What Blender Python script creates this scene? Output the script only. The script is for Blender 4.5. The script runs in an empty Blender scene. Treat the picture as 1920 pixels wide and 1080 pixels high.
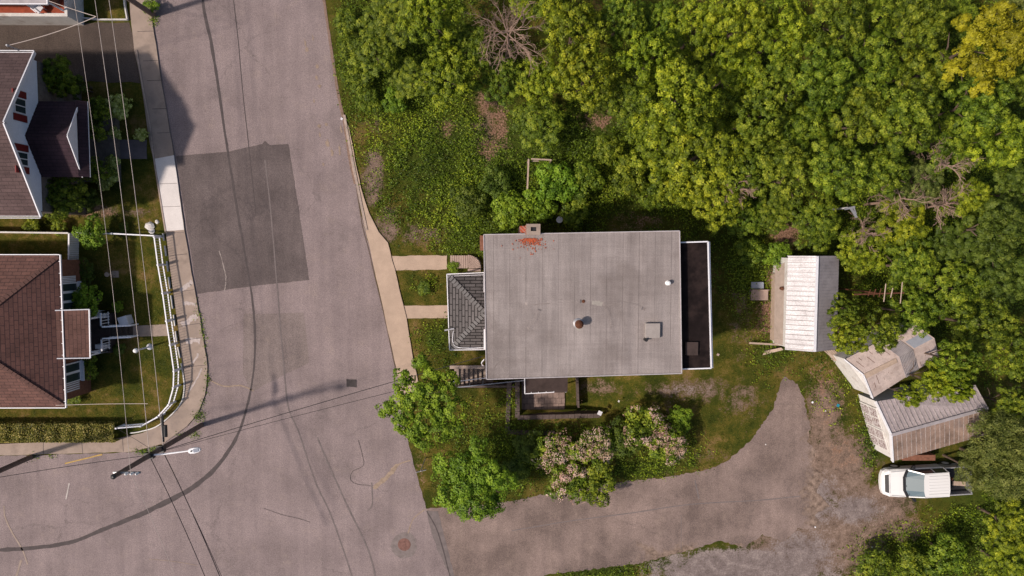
import bpy, math, random
import numpy as np
from mathutils import Vector, Matrix
R_ = math.radians
random.seed(7); rng = np.random.default_rng(7)
C = bpy.context.scene.collection
scene = bpy.context.scene
# ---------------------------------------------------------------- camera, sky, sun, exposure
H = 45.7; F = 1280.0
M3 = (Matrix.Rotation(-math.atan(75/F), 3, 'X') @ Matrix.Rotation(-math.atan(15/F), 3, 'Y'))
cam = bpy.data.cameras.new('camera'); camo = bpy.data.objects.new('camera', cam); C.objects.link(camo)
camo.location = (0, 0, H); camo.rotation_euler = M3.to_euler(); cam.sensor_width = 36; cam.lens = 24
cam.clip_end = 600; scene.camera = camo
SUN_EL, SUN_AZ = R_(47), R_(197.3)      # azimuth of the sun, counter-clockwise from +X
w = bpy.data.worlds.new('World'); scene.world = w; w.use_nodes = True
nt = w.node_tree; sky = nt.nodes.new('ShaderNodeTexSky'); sky.sky_type = 'NISHITA'; sky.sun_disc = False
sky.air_density = 1.0; sky.dust_density = 3.5; sky.ozone_density = 1.0; sky.sun_elevation = SUN_EL; sky.sun_rotation = R_(90) - SUN_AZ
nt.links.new(sky.outputs[0], nt.nodes['Background'].inputs[0]); nt.nodes['Background'].inputs[1].default_value = 0.10
sd = bpy.data.lights.new('sun', 'SUN'); sd.energy = 4.1; sd.angle = R_(2.6); sd.color = (1.0, 0.87, 0.76)
so = bpy.data.objects.new('sun', sd); C.objects.link(so)
sdir = Vector((math.cos(SUN_EL)*math.cos(SUN_AZ), math.cos(SUN_EL)*math.sin(SUN_AZ), math.sin(SUN_EL)))
so.rotation_euler = sdir.to_track_quat('Z', 'Y').to_euler(); so.location = (0, 0, 60)
scene.view_settings.view_transform = 'Standard'; scene.view_settings.look = 'None'
scene.view_settings.exposure = 0.08; scene.view_settings.gamma = 1

def P(px, py, z=0.0):
    d = M3 @ Vector((px-960, 540-py, -F))
    t = (z-H)/d.z
    return Vector((d.x*t, d.y*t, z))

# ---------------------------------------------------------------- materials
def srgb(r, g, b):
    f = lambda c: (c/255/12.92) if c/255 <= .04045 else ((c/255+.055)/1.055)**2.4
    return (f(r), f(g), f(b), 1)
class NT:
    def __init__(s, name):
        s.m = bpy.data.materials.new(name); s.m.use_nodes = True; s.t = s.m.node_tree
        s.b = s.t.nodes['Principled BSDF']; s.n = s.t.nodes; s.l = s.t.links
        s.tc = s.n.new('ShaderNodeTexCoord'); s.geo = s.n.new('ShaderNodeNewGeometry')
    def noise(s, scale, detail=4, rough=.6, vec=None, out=0):
        n = s.n.new('ShaderNodeTexNoise'); n.inputs['Scale'].default_value = scale
        n.inputs['Detail'].default_value = detail; n.inputs['Roughness'].default_value = rough
        s.l.new(vec if vec else s.geo.outputs['Position'], n.inputs['Vector']); return n.outputs[out]
    def ramp(s, fac, stops):
        r = s.n.new('ShaderNodeValToRGB'); e = r.color_ramp.elements
        e[0].position, e[0].color = stops[0][0], stops[0][1]; e[1].position, e[1].color = stops[-1][0], stops[-1][1]
        for p, c in stops[1:-1]:
            k = e.new(p); k.color = c
        s.l.new(fac, r.inputs[0]); return r.outputs[0]
    def mix(s, fac, a, b, mode='MIX'):
        m = s.n.new('ShaderNodeMix'); m.data_type = 'RGBA'; m.blend_type = mode
        for v, k in ((fac, 0), (a, 6), (b, 7)):
            if isinstance(v, (int, float)): m.inputs[k].default_value = v
            elif isinstance(v, tuple): m.inputs[k].default_value = v
            else: s.l.new(v, m.inputs[k])
        return m.outputs[2]
    def math(s, op, a, b=0.0, c=None, clamp=False):
        m = s.n.new('ShaderNodeMath'); m.operation = op; m.use_clamp = clamp
        for i, v in enumerate((a, b) if c is None else (a, b, c)):
            if isinstance(v, (int, float)): m.inputs[i].default_value = v
            else: s.l.new(v, m.inputs[i])
        return m.outputs[0]
    def sep(s, vec=None):
        x = s.n.new('ShaderNodeSeparateXYZ'); s.l.new(vec if vec else s.geo.outputs['Position'], x.inputs[0]); return x.outputs
    def attr(s, name):
        a = s.n.new('ShaderNodeAttribute'); a.attribute_name = name; return a.outputs
    def bump(s, h, strength=.4, dist=.02):
        b = s.n.new('ShaderNodeBump'); b.inputs['Strength'].default_value = strength; b.inputs['Distance'].default_value = dist
        s.l.new(h, b.inputs['Height']); s.l.new(b.outputs[0], s.b.inputs['Normal'])
    def out(s, col, rough=.9, spec=.2, metal=0):
        if isinstance(col, tuple): s.b.inputs['Base Color'].default_value = col
        else: s.l.new(col, s.b.inputs['Base Color'])
        s.b.inputs['Roughness'].default_value = rough; s.b.inputs['Specular IOR Level'].default_value = spec
        s.b.inputs['Metallic'].default_value = metal; return s.m
def g(v, k=1.0): return (v[0]*k, v[1]*k, v[2]*k, 1)

def worn(name, col, var=.25, scale=6, rough=.85, spec=.2, metal=0, stain=None, bump=.2, fine=60):
    s = NT(name)
    a = s.ramp(s.noise(scale, 6, .65), [(.3, g(col, 1-var)), (.7, g(col, 1+var))])
    b = s.ramp(s.noise(fine, 2), [(.3, (.82, .82, .82, 1)), (.7, (1.15, 1.15, 1.15, 1))])
    c = s.mix(1.0, a, b, 'MULTIPLY')
    if stain: c = s.mix(s.ramp(s.noise(scale*.5, 8, .7), [(.52, (0, 0, 0, 1)), (.66, (.8, .8, .8, 1))]), c, stain)
    s.bump(s.noise(fine, 3), bump, .01)
    return s.out(c, rough, spec, metal)

def asphalt(name, base, dark, light, patchy=.35, fade=False):
    s = NT(name)
    a = s.ramp(s.noise(.35, 6, .6), [(.35, g(base, 1-patchy*.4)), (.5, g(base)), (.68, g(base, 1+patchy*.45))])
    st = s.ramp(s.noise(.9, 8, .75), [(.55, (0, 0, 0, 1)), (.75, (.6, .6, .6, 1))]); a = s.mix(st, a, light)
    st2 = s.ramp(s.noise(.22, 5, .7), [(.56, (0, 0, 0, 1)), (.7, (.45, .45, .45, 1))]); a = s.mix(st2, a, dark)
    # long streaks along the street
    mp = s.n.new('ShaderNodeMapping'); mp.inputs['Scale'].default_value = (1.6, .09, 1); mp.inputs['Rotation'].default_value = (0, 0, R_(-6))
    s.l.new(s.geo.outputs['Position'], mp.inputs[0])
    stk = s.ramp(s.noise(1.0, 5, .65, mp.outputs[0]), [(.3, (.88, .88, .89, 1)), (.7, (1.1, 1.1, 1.09, 1))]); a = s.mix(1.0, a, stk, 'MULTIPLY')
    sp = s.ramp(s.noise(17, 2, .8), [(.28, (.62, .62, .64, 1)), (.5, (1, 1, 1, 1)), (.74, (1.42, 1.40, 1.38, 1))])
    c = s.mix(1.0, a, sp, 'MULTIPLY')
    vo = s.n.new('ShaderNodeTexVoronoi'); vo.feature = 'DISTANCE_TO_EDGE'; vo.inputs['Scale'].default_value = .16
    wv = s.n.new('ShaderNodeVectorMath'); wv.operation = 'ADD'; s.l.new(s.geo.outputs['Position'], wv.inputs[0])
    wn = s.n.new('ShaderNodeVectorMath'); wn.operation = 'SCALE'; wn.inputs['Scale'].default_value = 2.0
    s.l.new(s.noise(.5, 6, .7, out=1), wn.inputs[0]); s.l.new(wn.outputs[0], wv.inputs[1]); s.l.new(wv.outputs[0], vo.inputs['Vector'])
    ck = s.ramp(vo.outputs[0], [(.0, (1, 1, 1, 1)), (.006, (0, 0, 0, 1))])
    ckm = s.mix(1.0, ck, s.ramp(s.noise(.13, 3), [(.5, (0, 0, 0, 1)), (.58, (.65, .65, .65, 1))]), 'MULTIPLY')
    c = s.mix(ckm, c, dark)
    if fade:
        X, Y, Z = s.sep(); nf = s.math('MULTIPLY', s.math('SUBTRACT', s.noise(.8, 7, .7), .5), 2.6)
        ax = s.math('MULTIPLY_ADD', X, .5, -.5*19.6); ay = s.math('MULTIPLY_ADD', Y, -.55, -.55*19.6); m = s.math('MAXIMUM', ax, s.math('MINIMUM', ay, s.math('MULTIPLY_ADD', X, .3, -2.4)))
        c = s.mix(s.ramp(s.math('ADD', m, nf), [(.42, (0, 0, 0, 1)), (.7, (1, 1, 1, 1))]), c, s.ramp(s.noise(3, 6, .7), [(.34, (.085, .06, .047, 1)), (.5, (.185, .135, .108, 1)), (.66, (.29, .215, .17, 1))]))
    s.bump(s.noise(25, 2), .35, .02)
    return s.out(c, .93, .15)

def shingle(name, c1, c2, mortar, rowh, roww, along='Y', msize=.02, var=.25):
    s = NT(name); x, y, z = s.sep()
    cb = s.n.new('ShaderNodeCombineXYZ')
    if along == 'Z': s.l.new(s.math('ADD', x, y), cb.inputs[0]); s.l.new(z, cb.inputs[1])
    elif along == 'Y': s.l.new(y, cb.inputs[0]); s.l.new(x, cb.inputs[1])
    else: s.l.new(x, cb.inputs[0]); s.l.new(y, cb.inputs[1])
    br = s.n.new('ShaderNodeTexBrick'); s.l.new(cb.outputs[0], br.inputs['Vector']); br.inputs['Scale'].default_value = 1
    br.inputs['Brick Width'].default_value = roww; br.inputs['Row Height'].default_value = rowh; br.inputs['Mortar Size'].default_value = msize
    br.inputs['Color1'].default_value = c1; br.inputs['Color2'].default_value = c2; br.inputs['Mortar'].default_value = mortar
    a = s.mix(1.0, br.outputs[0], s.ramp(s.noise(.8, 6, .7), [(.3, g((1, 1, 1), 1-var)), (.7, g((1, 1, 1), 1+var))]), 'MULTIPLY')
    a = s.mix(1.0, a, s.ramp(s.noise(22, 2), [(.3, g((.8, .8, .8))), (.7, g((1.2, 1.2, 1.2)))]), 'MULTIPLY')
    s.bump(br.outputs[1], -.4, .02)
    return s.out(a, .92, .15)

def leafmat(name, dark, mid, light, transl=.3):
    s = NT(name); tint = s.attr('tint')[2]
    oi = s.n.new('ShaderNodeObjectInfo')
    a = s.ramp(tint, [(0, dark), (.5, mid), (1, light)])
    hs = s.n.new('ShaderNodeHueSaturation'); s.l.new(a, hs.inputs['Color'])
    s.l.new(s.math('MULTIPLY_ADD', oi.outputs['Random'], .022, .486), hs.inputs['Hue'])
    s.l.new(s.math('MULTIPLY_ADD', s.noise(.25, 2), .8, .62), hs.inputs['Value'])
    s.out(hs.outputs[0], .55, .25)
    tr = s.n.new('ShaderNodeBsdfTranslucent'); s.l.new(hs.outputs[0], tr.inputs[0])
    mx = s.n.new('ShaderNodeMixShader'); mx.inputs[0].default_value = transl
    s.l.new(s.b.outputs[0], mx.inputs[1]); s.l.new(tr.outputs[0], mx.inputs[2])
    s.l.new(mx.outputs[0], s.n['Material Output'].inputs[0]); return s.m

M = {}
M['asphalt'] = asphalt('asphalt_road', (.215, .172, .170), (.11, .092, .09, 1), (.27, .215, .19, 1))
M['drive'] = asphalt('asphalt_drive', (.188, .142, .126), (.105, .082, .076, 1), (.26, .20, .165, 1), .7, True)
M['patch'] = asphalt('asphalt_patch', (.108, .088, .086), (.06, .05, .052, 1), (.15, .12, .115, 1), .5)
M['blacktop'] = asphalt('asphalt_dark_drive', (.075, .058, .05), (.04, .032, .03, 1), (.11, .085, .07, 1), .5)
M['seal'] = worn('crack_seal', (.075, .062, .062), .2, 3)
M['seal2'] = worn('crack_fill', (.15, .125, .122), .2, 3)
M['sandstain'] = worn('sandy_stain', (.265, .20, .155), .2, 6)
M['sand'] = worn('sandy_crack', (.27, .205, .155), .3, 5)
M['concrete'] = worn('concrete_walk', (.30, .235, .195), .22, 1.5, stain=(.2, .16, .14, 1))
M['tanconc'] = worn('tan_concrete_walk', (.40, .30, .23), .12, 1.2)
M['newconc'] = worn('new_concrete', (.62, .58, .56), .05, 1.5)
M['kerb'] = worn('kerb_concrete', (.34, .27, .23), .25, 3)
M['white'] = worn('white_paint', (.72, .72, .76), .06, 4, .5, .4)
M['dirtywhite'] = worn('weathered_white_paint', (.60, .58, .56), .15, 3, .7, stain=(.35, .3, .27, 1))
M['siding'] = worn('white_siding', (.72, .73, .80), .05, 3, .6)
M['darkred'] = worn('red_shutter', (.16, .02, .02), .15, 4, .5)
M['glass'] = NT('window_glass').out((.03, .045, .05, 1), .08, .8)
M['brick'] = shingle('brick_wall', (.30, .07, .04, 1), (.22, .05, .03, 1), (.3, .24, .2, 1), .075, .22, 'Z')
M['brownbrick'] = worn('brown_brick', (.19, .085, .055), .3, 6)
M['stone'] = worn('tan_stone', (.15, .125, .11), .3, 5)
M['redroof'] = shingle('brown_red_shingles', (.125, .062, .052, 1), (.095, .050, .043, 1), (.045, .026, .026, 1), .21, .55, 'Y', .018)
M['redroof2'] = shingle('warm_brown_shingles', (.165, .088, .070, 1), (.135, .072, .060, 1), (.07, .04, .034, 1), .21, .6, 'Y', .014)
M['purproof'] = shingle('dark_brown_shingles', (.105, .070, .068, 1), (.085, .057, .056, 1), (.05, .035, .035, 1), .2, .6, 'X', .015)
M['darkroof'] = shingle('porch_dark_shingles', (.045, .026, .034, 1), (.036, .022, .028, 1), (.02, .013, .016, 1), .2, .6, 'X', .012)
M['slate'] = shingle('grey_porch_shingles_x', (.115, .105, .105, 1), (.085, .078, .078, 1), (.022, .02, .02, 1), .2, .7, 'X', .03)
M['slatey'] = shingle('grey_porch_shingles_y', (.115, .105, .105, 1), (.085, .078, .078, 1), (.022, .02, .02, 1), .2, .7, 'Y', .03)
M['slatecap'] = worn('grey_hip_caps', (.14, .135, .135), .2, 3)
M['tar'] = worn('black_tar_roof', (.013, .009, .009), .5, 1.2, .9, .1, stain=(.03, .02, .018, 1))
M['tarbrown'] = worn('dark_felt_roof', (.05, .035, .032), .3, 2)
M['black'] = worn('black_rubber', (.015, .015, .017), .2, 4, .5, .4)
M['metal'] = worn('grey_metal', (.35, .35, .37), .15, 5, .45, .5, .5)
M['palegrey'] = worn('pale_grey_metal', (.62, .62, .66), .08, 5, .4, .5)
M['rust'] = worn('rusty_metal', (.10, .04, .022), .4, 6)
M['wood'] = worn('weathered_pole_wood', (.17, .125, .105), .3, 5)
M['plank'] = worn('weathered_planks', (.36, .27, .23), .2, 4, stain=(.22, .16, .14, 1))
M['board'] = worn('pale_board', (.38, .29, .23), .2, 4)
M['bluegrey'] = worn('blue_grey_panel', (.26, .28, .33), .1, 5)
M['paver'] = shingle('patio_pavers', (.26, .19, .165, 1), (.21, .155, .135, 1), (.09, .065, .055, 1), .4, .4, 'X', .015)
M['block'] = worn('retaining_blocks', (.10, .075, .068), .3, 4)
M['reddeck'] = worn('red_painted_deck', (.28, .06, .03), .25, 3)
M['carwhite'] = NT('white_car_paint').out((.66, .655, .65, 1), .25, .5)
M['cyan'] = NT('blue_plastic').out((.01, .22, .33, 1), .4, .4)
M['yellow'] = worn('yellow_line_paint', (.42, .28, .09), .3, 4)
M['whiteline'] = worn('worn_white_line', (.42, .38, .36), .3, 4)
M['iron'] = worn('rusty_cast_iron', (.17, .09, .075), .3, 6)
M['twig'] = worn('bare_twigs', (.27, .185, .145), .3, 4)
M['bark'] = worn('tree_bark', (.12, .085, .065), .3, 5)
M['debris'] = worn('brick_debris', (.42, .10, .045), .3, 8)
M['insul'] = NT('porcelain').out((.75, .75, .75, 1), .2, .6)
M['wirepale'] = worn('pale_wire', (.42, .36, .33), .1, 4, .5)
M['wiredark'] = worn('dark_cable', (.02, .018, .022), .1, 4, .5)
M['tin'] = worn('pale_tin_roof', (.62, .57, .55), .12, 1.2, .55, .4, stain=(.42, .37, .36, 1))
s = NT('pale_ribbed_tin'); x, y, z = s.sep(); fr = s.math('FRACT', s.math('MULTIPLY', y, 1/.305)); ln = s.math('LESS_THAN', fr, .11)
c = s.ramp(s.noise(1.3, 7, .7), [(.3, (.42, .40, .41, 1)), (.6, (.60, .585, .60, 1))]); c = s.mix(1.0, c, s.ramp(s.noise(14, 2), [(.35, g((.8, .8, .8))), (.6, g((1.1, 1.1, 1.1)))]), 'MULTIPLY')
M['tin'] = s.out(s.mix(s.math('MULTIPLY', ln, .8), c, (.2, .17, .17, 1)), .6, .3)
M['tingrey'] = worn('grey_tin_roof', (.30, .275, .285), .25, 1.5, .6, .4, stain=(.16, .14, .15, 1))
M['tan_tin'] = worn('beige_board_roof', (.36, .29, .25), .15, 2)
M['oldroof'] = worn('old_pinkish_roofing', (.47, .385, .355), .22, 2.6, stain=(.26, .2, .18, 1), bump=.6, fine=22)
M['rusttin'] = worn('rusty_tin_roof', (.25, .175, .14), .45, 1.1, .7, .3, stain=(.11, .09, .09, 1), fine=15)
M['mauvetin'] = worn('mauve_tin_roof', (.36, .31, .32), .2, 1.3, .7, .3, stain=(.16, .14, .155, 1), fine=15)
M['peel'] = None
s = NT('peeling_door_paint')
M['peel'] = s.out(s.ramp(s.noise(9, 6, .8), [(.46, (.14, .08, .07, 1)), (.52, (.5, .46, .46, 1))]), .8)
s = NT('grey_membrane_roof'); x, y, z = s.sep()
fr = s.math('FRACT', s.math('MULTIPLY', s.math('ADD', x, 50.35), 1/.93))
ln = s.math('LESS_THAN', s.math('ABSOLUTE', s.math('SUBTRACT', fr, .5)), .016)
base = s.ramp(s.noise(.35, 7, .6), [(.3, (.185, .157, .148, 1)), (.5, (.25, .217, .207, 1)), (.7, (.31, .272, .26, 1))])
mp = s.n.new('ShaderNodeMapping'); mp.inputs['Scale'].default_value = (2.2, .12, 1); s.l.new(s.geo.outputs['Position'], mp.inputs[0])
base = s.mix(1.0, base, s.ramp(s.noise(1, 4, .6, mp.outputs[0]), [(.3, g((.9, .9, .91))), (.7, g((1.1, 1.1, 1.1)))]), 'MULTIPLY')
mp2 = s.n.new('ShaderNodeMapping'); mp2.inputs['Scale'].default_value = (7, .35, 1); s.l.new(s.geo.outputs['Position'], mp2.inputs[0])
base = s.mix(1.0, base, s.ramp(s.noise(1, 3, .6, mp2.outputs[0]), [(.3, g((.9, .9, .9))), (.7, g((1.1, 1.1, 1.1)))]), 'MULTIPLY')
mp3 = s.n.new('ShaderNodeMapping'); mp3.inputs['Scale'].default_value = (.35, 7, 1); s.l.new(s.geo.outputs['Position'], mp3.inputs[0])
base = s.mix(1.0, base, s.ramp(s.noise(1, 3, .6, mp3.outputs[0]), [(.3, g((.94, .94, .94))), (.7, g((1.06, 1.06, 1.06)))]), 'MULTIPLY')
base = s.mix(s.ramp(s.noise(.28, 8, .75), [(.53, (0, 0, 0, 1)), (.68, (.7, .7, .7, 1))]), base, (.17, .142, .133, 1))
base = s.mix(1.0, base, s.ramp(s.noise(20, 2), [(.3, g((.8, .8, .8))), (.7, g((1.2, 1.2, 1.2)))]), 'MULTIPLY')
base = s.mix(s.math('MULTIPLY', ln, s.ramp(s.noise(.5, 2), [(.35, (.15, .15, .15, 1)), (.6, (.75, .75, .75, 1))])), base, (.10, .085, .08, 1))
s.bump(s.noise(1.1, 3), .5, .08); M['membrane'] = s.out(s.mix(1.0, base, (.92, .92, .92, 1), 'MULTIPLY'), .85, .3)

M['leafY'] = leafmat('leaf_yellow_green', (.024, .048, .004, 1), (.155, .215, .010, 1), (.47, .51, .030, 1))
M['leafG'] = leafmat('leaf_gold_green', (.10, .10, .006, 1), (.27, .25, .012, 1), (.45, .40, .02, 1))
M['leafM'] = leafmat('leaf_mid_green', (.016, .036, .004, 1), (.105, .165, .010, 1), (.36, .42, .034, 1))
M['leafD'] = leafmat('leaf_dark_green', (.022, .042, .006, 1), (.075, .118, .012, 1), (.18, .23, .03, 1))
M['leafB'] = leafmat('leaf_bright_green', (.04, .09, .008, 1), (.14, .24, .015, 1), (.31, .43, .03, 1))
M['leafO'] = leafmat('leaf_olive', (.035, .055, .012, 1), (.11, .14, .025, 1), (.27, .29, .07, 1))
M['leafW'] = leafmat('leaf_variegated', (.09, .13, .015, 1), (.42, .48, .09, 1), (.92, .90, .42, 1))
M['leafR'] = leafmat('leaf_brown', (.06, .04, .02, 1), (.14, .09, .04, 1), (.24, .14, .07, 1), .15)
M['blossom'] = leafmat('pink_blossom', (.22, .11, .07, 1), (.50, .33, .25, 1), (.80, .64, .55, 1), .15)
M['weed'] = leafmat('weed_leaves', (.024, .05, .005, 1), (.13, .21, .011, 1), (.40, .47, .028, 1))
M['grassblade'] = leafmat('grass_blades', (.035, .052, .005, 1), (.10, .112, .011, 1), (.24, .185, .045, 1), .2)
M['litter'] = leafmat('fallen_leaves', (.09, .045, .03, 1), (.23, .13, .09, 1), (.42, .28, .20, 1), .05)

# ground: lawn, lush weeds, bare dirt, litter, gravel by zone
s = NT('ground'); zr = s.attr('zone'); sp = s.n.new('ShaderNodeSeparateColor'); s.l.new(zr[0], sp.inputs[0])
n1 = s.noise(1.4, 8, .72); n2 = s.noise(9, 5, .7); n3 = s.noise(30, 2, .7)
nn = s.math('ADD', s.math('MULTIPLY', n1, .6), s.math('MULTIPLY', n2, .4))
def zone(ch, lo=-.16, hi=.36):
    v = s.math('ADD', s.math('MULTIPLY', ch, .88), s.math('MULTIPLY', s.math('SUBTRACT', nn, .5), 2.9))
    return s.ramp(v, [(.5+lo*.5, (0, 0, 0, 1)), (.5+hi*.5, (1, 1, 1, 1))])
nl = s.math('ADD', s.math('MULTIPLY', nn, .55), s.math('MULTIPLY', s.noise(.45, 5, .65), .45))
lawn = s.ramp(nl, [(.38, (.024, .036, .005, 1)), (.47, (.055, .062, .008, 1)), (.53, (.105, .088, .015, 1)), (.60, (.20, .13, .05, 1))])
lush = s.ramp(nn, [(.35, (.018, .03, .004, 1)), (.5, (.045, .065, .008, 1)), (.66, (.085, .095, .015, 1))])
dirt = s.ramp(nn, [(.34, (.055, .038, .026, 1)), (.48, (.14, .098, .073, 1)), (.64, (.26, .185, .14, 1))])
lit = s.ramp(n2, [(.35, (.05, .028, .02, 1)), (.5, (.20, .115, .075, 1)), (.66, (.38, .24, .17, 1))])
grav = s.ramp(nn, [(.36, (.12, .095, .09, 1)), (.5, (.205, .165, .155, 1)), (.62, (.33, .275, .255, 1))])
c = s.mix(zone(sp.outputs[0]), lawn, lush)
dirt = s.mix(1.0, dirt, s.ramp(sp.outputs[1], [(.3, (.6, .56, .5, 1)), (1, (1.35, 1.36, 1.42, 1))]), 'MULTIPLY')
c = s.mix(zone(sp.outputs[1]), c, dirt); c = s.mix(zone(sp.outputs[2]), c, lit)
c = s.mix(zone(zr[3]), c, grav)
c = s.mix(1.0, c, s.ramp(n3, [(.3, g((.6, .6, .6))), (.7, g((1.4, 1.4, 1.4)))]), 'MULTIPLY')
s.bump(s.math('ADD', n2, n3), .8, .06); M['ground'] = s.out(c, .95, .1)

# ---------------------------------------------------------------- builders
def tag(o, label=None, cat=None, group=None, kind=None):
    if label: o['label'] = label
    if cat: o['category'] = cat
    if group: o['group'] = group
    if kind: o['kind'] = kind
    return o
def thing(name, label, cat, loc=(0, 0, 0), rz=0, group=None):
    o = bpy.data.objects.new(name, None); C.objects.link(o); o.location = loc; o.rotation_euler = (0, 0, rz)
    o.empty_display_size = .3
    return tag(o, label, cat, group)
def wloc(o):
    v = Vector((0, 0, 0))
    while o is not None: v += o.location; o = o.parent
    return v
class MB:
    def __init__(s): s.v = []; s.f = []; s.mi = []
    def add(s, vs, fs, mi=0):
        n = len(s.v); s.v += [tuple(v) for v in vs]; s.f += [tuple(i+n for i in f) for f in fs]; s.mi += [mi]*len(fs); return s
    def quad(s, *p, mi=0): return s.add(p, [tuple(range(len(p)))], mi)
    def prism(s, poly, z0, z1, mi=0):
        n = len(poly); vs = [(p[0], p[1], z0) for p in poly] + [(p[0], p[1], z1) for p in poly]
        area = sum(poly[i][0]*poly[(i+1) % n][1]-poly[(i+1) % n][0]*poly[i][1] for i in range(n))
        up = list(range(n, 2*n)); dn = list(range(n-1, -1, -1))
        sides = [(i, (i+1) % n, n+(i+1) % n, n+i) for i in range(n)]
        if area < 0: up.reverse(); dn.reverse(); sides = [tuple(reversed(q)) for q in sides]
        return s.add(vs, [tuple(up), tuple(dn)]+sides, mi)
    def box(s, x0, x1, y0, y1, z0, z1, mi=0): return s.prism([(x0, y0), (x1, y0), (x1, y1), (x0, y1)], z0, z1, mi)
    def slab(s, pts, th, mi=0):
        pts = [Vector(p) for p in pts]; n = len(pts)
        nr = (pts[1]-pts[0]).cross(pts[2]-pts[0]).normalized()
        if nr.z < 0: pts.reverse(); nr = -nr
        lo = [p-nr*th for p in pts]
        return s.add(lo+pts, [tuple(range(n, 2*n)), tuple(range(n-1, -1, -1))]+[(i, (i+1) % n, n+(i+1) % n, n+i) for i in range(n)], mi)
    def bar(s, a, b, wd, ht, mi=0):
        a, b = Vector(a), Vector(b); d = (b-a)
        if d.length < 1e-6: return s
        d.normalize(); up = Vector((0, 0, 1)) if abs(d.z) < .95 else Vector((1, 0, 0))
        sx = d.cross(up).normalized()*wd/2; uy = sx.cross(d).normalized()*ht/2
        vs = [a-sx-uy, a+sx-uy, a+sx+uy, a-sx+uy, b-sx-uy, b+sx-uy, b+sx+uy, b-sx+uy]
        return s.add(vs, [(0, 1, 2, 3), (7, 6, 5, 4), (0, 4, 5, 1), (1, 5, 6, 2), (2, 6, 7, 3), (3, 7, 4, 0)], mi)
    def tube(s, pts, rs, n=8, mi=0, cap=True):
        pts = [Vector(p) for p in pts]
        if isinstance(rs, (int, float)): rs = [rs]*len(pts)
        rings = []; base = len(s.v); vs = []
        for i, p in enumerate(pts):
            d = (pts[min(i+1, len(pts)-1)]-pts[max(i-1, 0)]).normalized()
            up = Vector((0, 0, 1)) if abs(d.z) < .9 else Vector((1, 0, 0))
            x = d.cross(up).normalized(); y = x.cross(d)
            vs += [p+(x*math.cos(2*math.pi*k/n)+y*math.sin(2*math.pi*k/n))*rs[i] for k in range(n)]
        fs = [(i*n+k, i*n+(k+1) % n, (i+1)*n+(k+1) % n, (i+1)*n+k) for i in range(len(pts)-1) for k in range(n)]
        if cap: fs += [tuple(range(n-1, -1, -1)), tuple((len(pts)-1)*n+k for k in range(n))]
        return s.add(vs, fs, mi)
    def lathe(s, c, prof, n=16, mi=0):
        return s.tube([(c[0], c[1], c[2]+z) for z, r in prof], [max(r, .001) for z, r in prof], n, mi)
    def build(s, name, mats, parent=None, local=False, smooth=False, bevel=0):
        off = Vector((0, 0, 0)) if (local or parent is None) else wloc(parent)
        me = bpy.data.meshes.new(name); me.from_pydata([(v[0]-off.x, v[1]-off.y, v[2]-off.z) for v in s.v], [], s.f)
        if not isinstance(mats, (list, tuple)): mats = [mats]
        for m in mats: me.materials.append(m)
        if len(mats) > 1: me.polygons.foreach_set('material_index', s.mi)
        if smooth: me.polygons.foreach_set('use_smooth', [True]*len(me.polygons))
        me.update(); o = bpy.data.objects.new(name, me); C.objects.link(o)
        if parent is not None: o.parent = parent
        if bevel:
            b = o.modifiers.new('b', 'BEVEL'); b.width = bevel; b.segments = 2; b.limit_method = 'ANGLE'
        return o
def single(name, mb, mat, label, cat, loc=None, group=None, kind=None, **k):
    """a thing that is one mesh, with its origin at its base"""
    if loc is not None:
        L = Vector(loc); mb.v = [(v[0]-L.x, v[1]-L.y, v[2]-L.z) for v in mb.v]
    o = mb.build(name, mat, **k)
    if loc is not None: o.location = loc
    return tag(o, label, cat, group, kind)

def rough(pts, step=.35, amp=.06, closed=True):
    out = []; n = len(pts)
    for i in range(n if closed else n-1):
        a, b = Vector(pts[i][:2]), Vector(pts[(i+1) % n][:2]); L = (b-a).length; k = max(1, int(L/step)) if L < 40 else 1
        d = (b-a).normalized() if L else Vector((1, 0)); nr = Vector((-d.y, d.x))
        for j in range(k):
            out.append(a+(b-a)*j/k+nr*(random.uniform(-amp, amp) if k > 1 else 0))
    if not closed: out.append(Vector(pts[-1][:2]))
    return out
def pxs(pts, z=0): return [P(x, y, z) for x, y in pts]
def smoothpath(pts, k=6):
    pts = [Vector(p) for p in pts]; out = []
    for i in range(len(pts)-1):
        p0, p1, p2, p3 = pts[max(i-1, 0)], pts[i], pts[i+1], pts[min(i+2, len(pts)-1)]
        for j in range(k):
            t = j/k
            out.append(.5*((2*p1)+(p2-p0)*t+(2*p0-5*p1+4*p2-p3)*t*t+(3*p1-p0-3*p2+p3)*t**3))
    out.append(pts[-1]); return out
def ribbon(pts, wd, z, jit=.25):
    mb = MB(); pts = [Vector(p) for p in pts]; L = []; Rr = []
    for i, p in enumerate(pts):
        d = (pts[min(i+1, len(pts)-1)]-pts[max(i-1, 0)]); d = Vector((d.x, d.y, 0)).normalized(); nr = Vector((-d.y, d.x, 0))
        ww = (wd[i*(len(wd)-1)//max(1, len(pts)-1)] if isinstance(wd, list) else wd)*.5
        L.append((p.x+nr.x*ww*(1+random.uniform(-jit, jit)), p.y+nr.y*ww*(1+random.uniform(-jit, jit)), z))
        Rr.append((p.x-nr.x*ww*(1+random.uniform(-jit, jit)), p.y-nr.y*ww*(1+random.uniform(-jit, jit)), z))
    n = len(pts); return mb.add(L+Rr, [(i+n, i+n+1, i+1, i) for i in range(n-1)])

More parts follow.
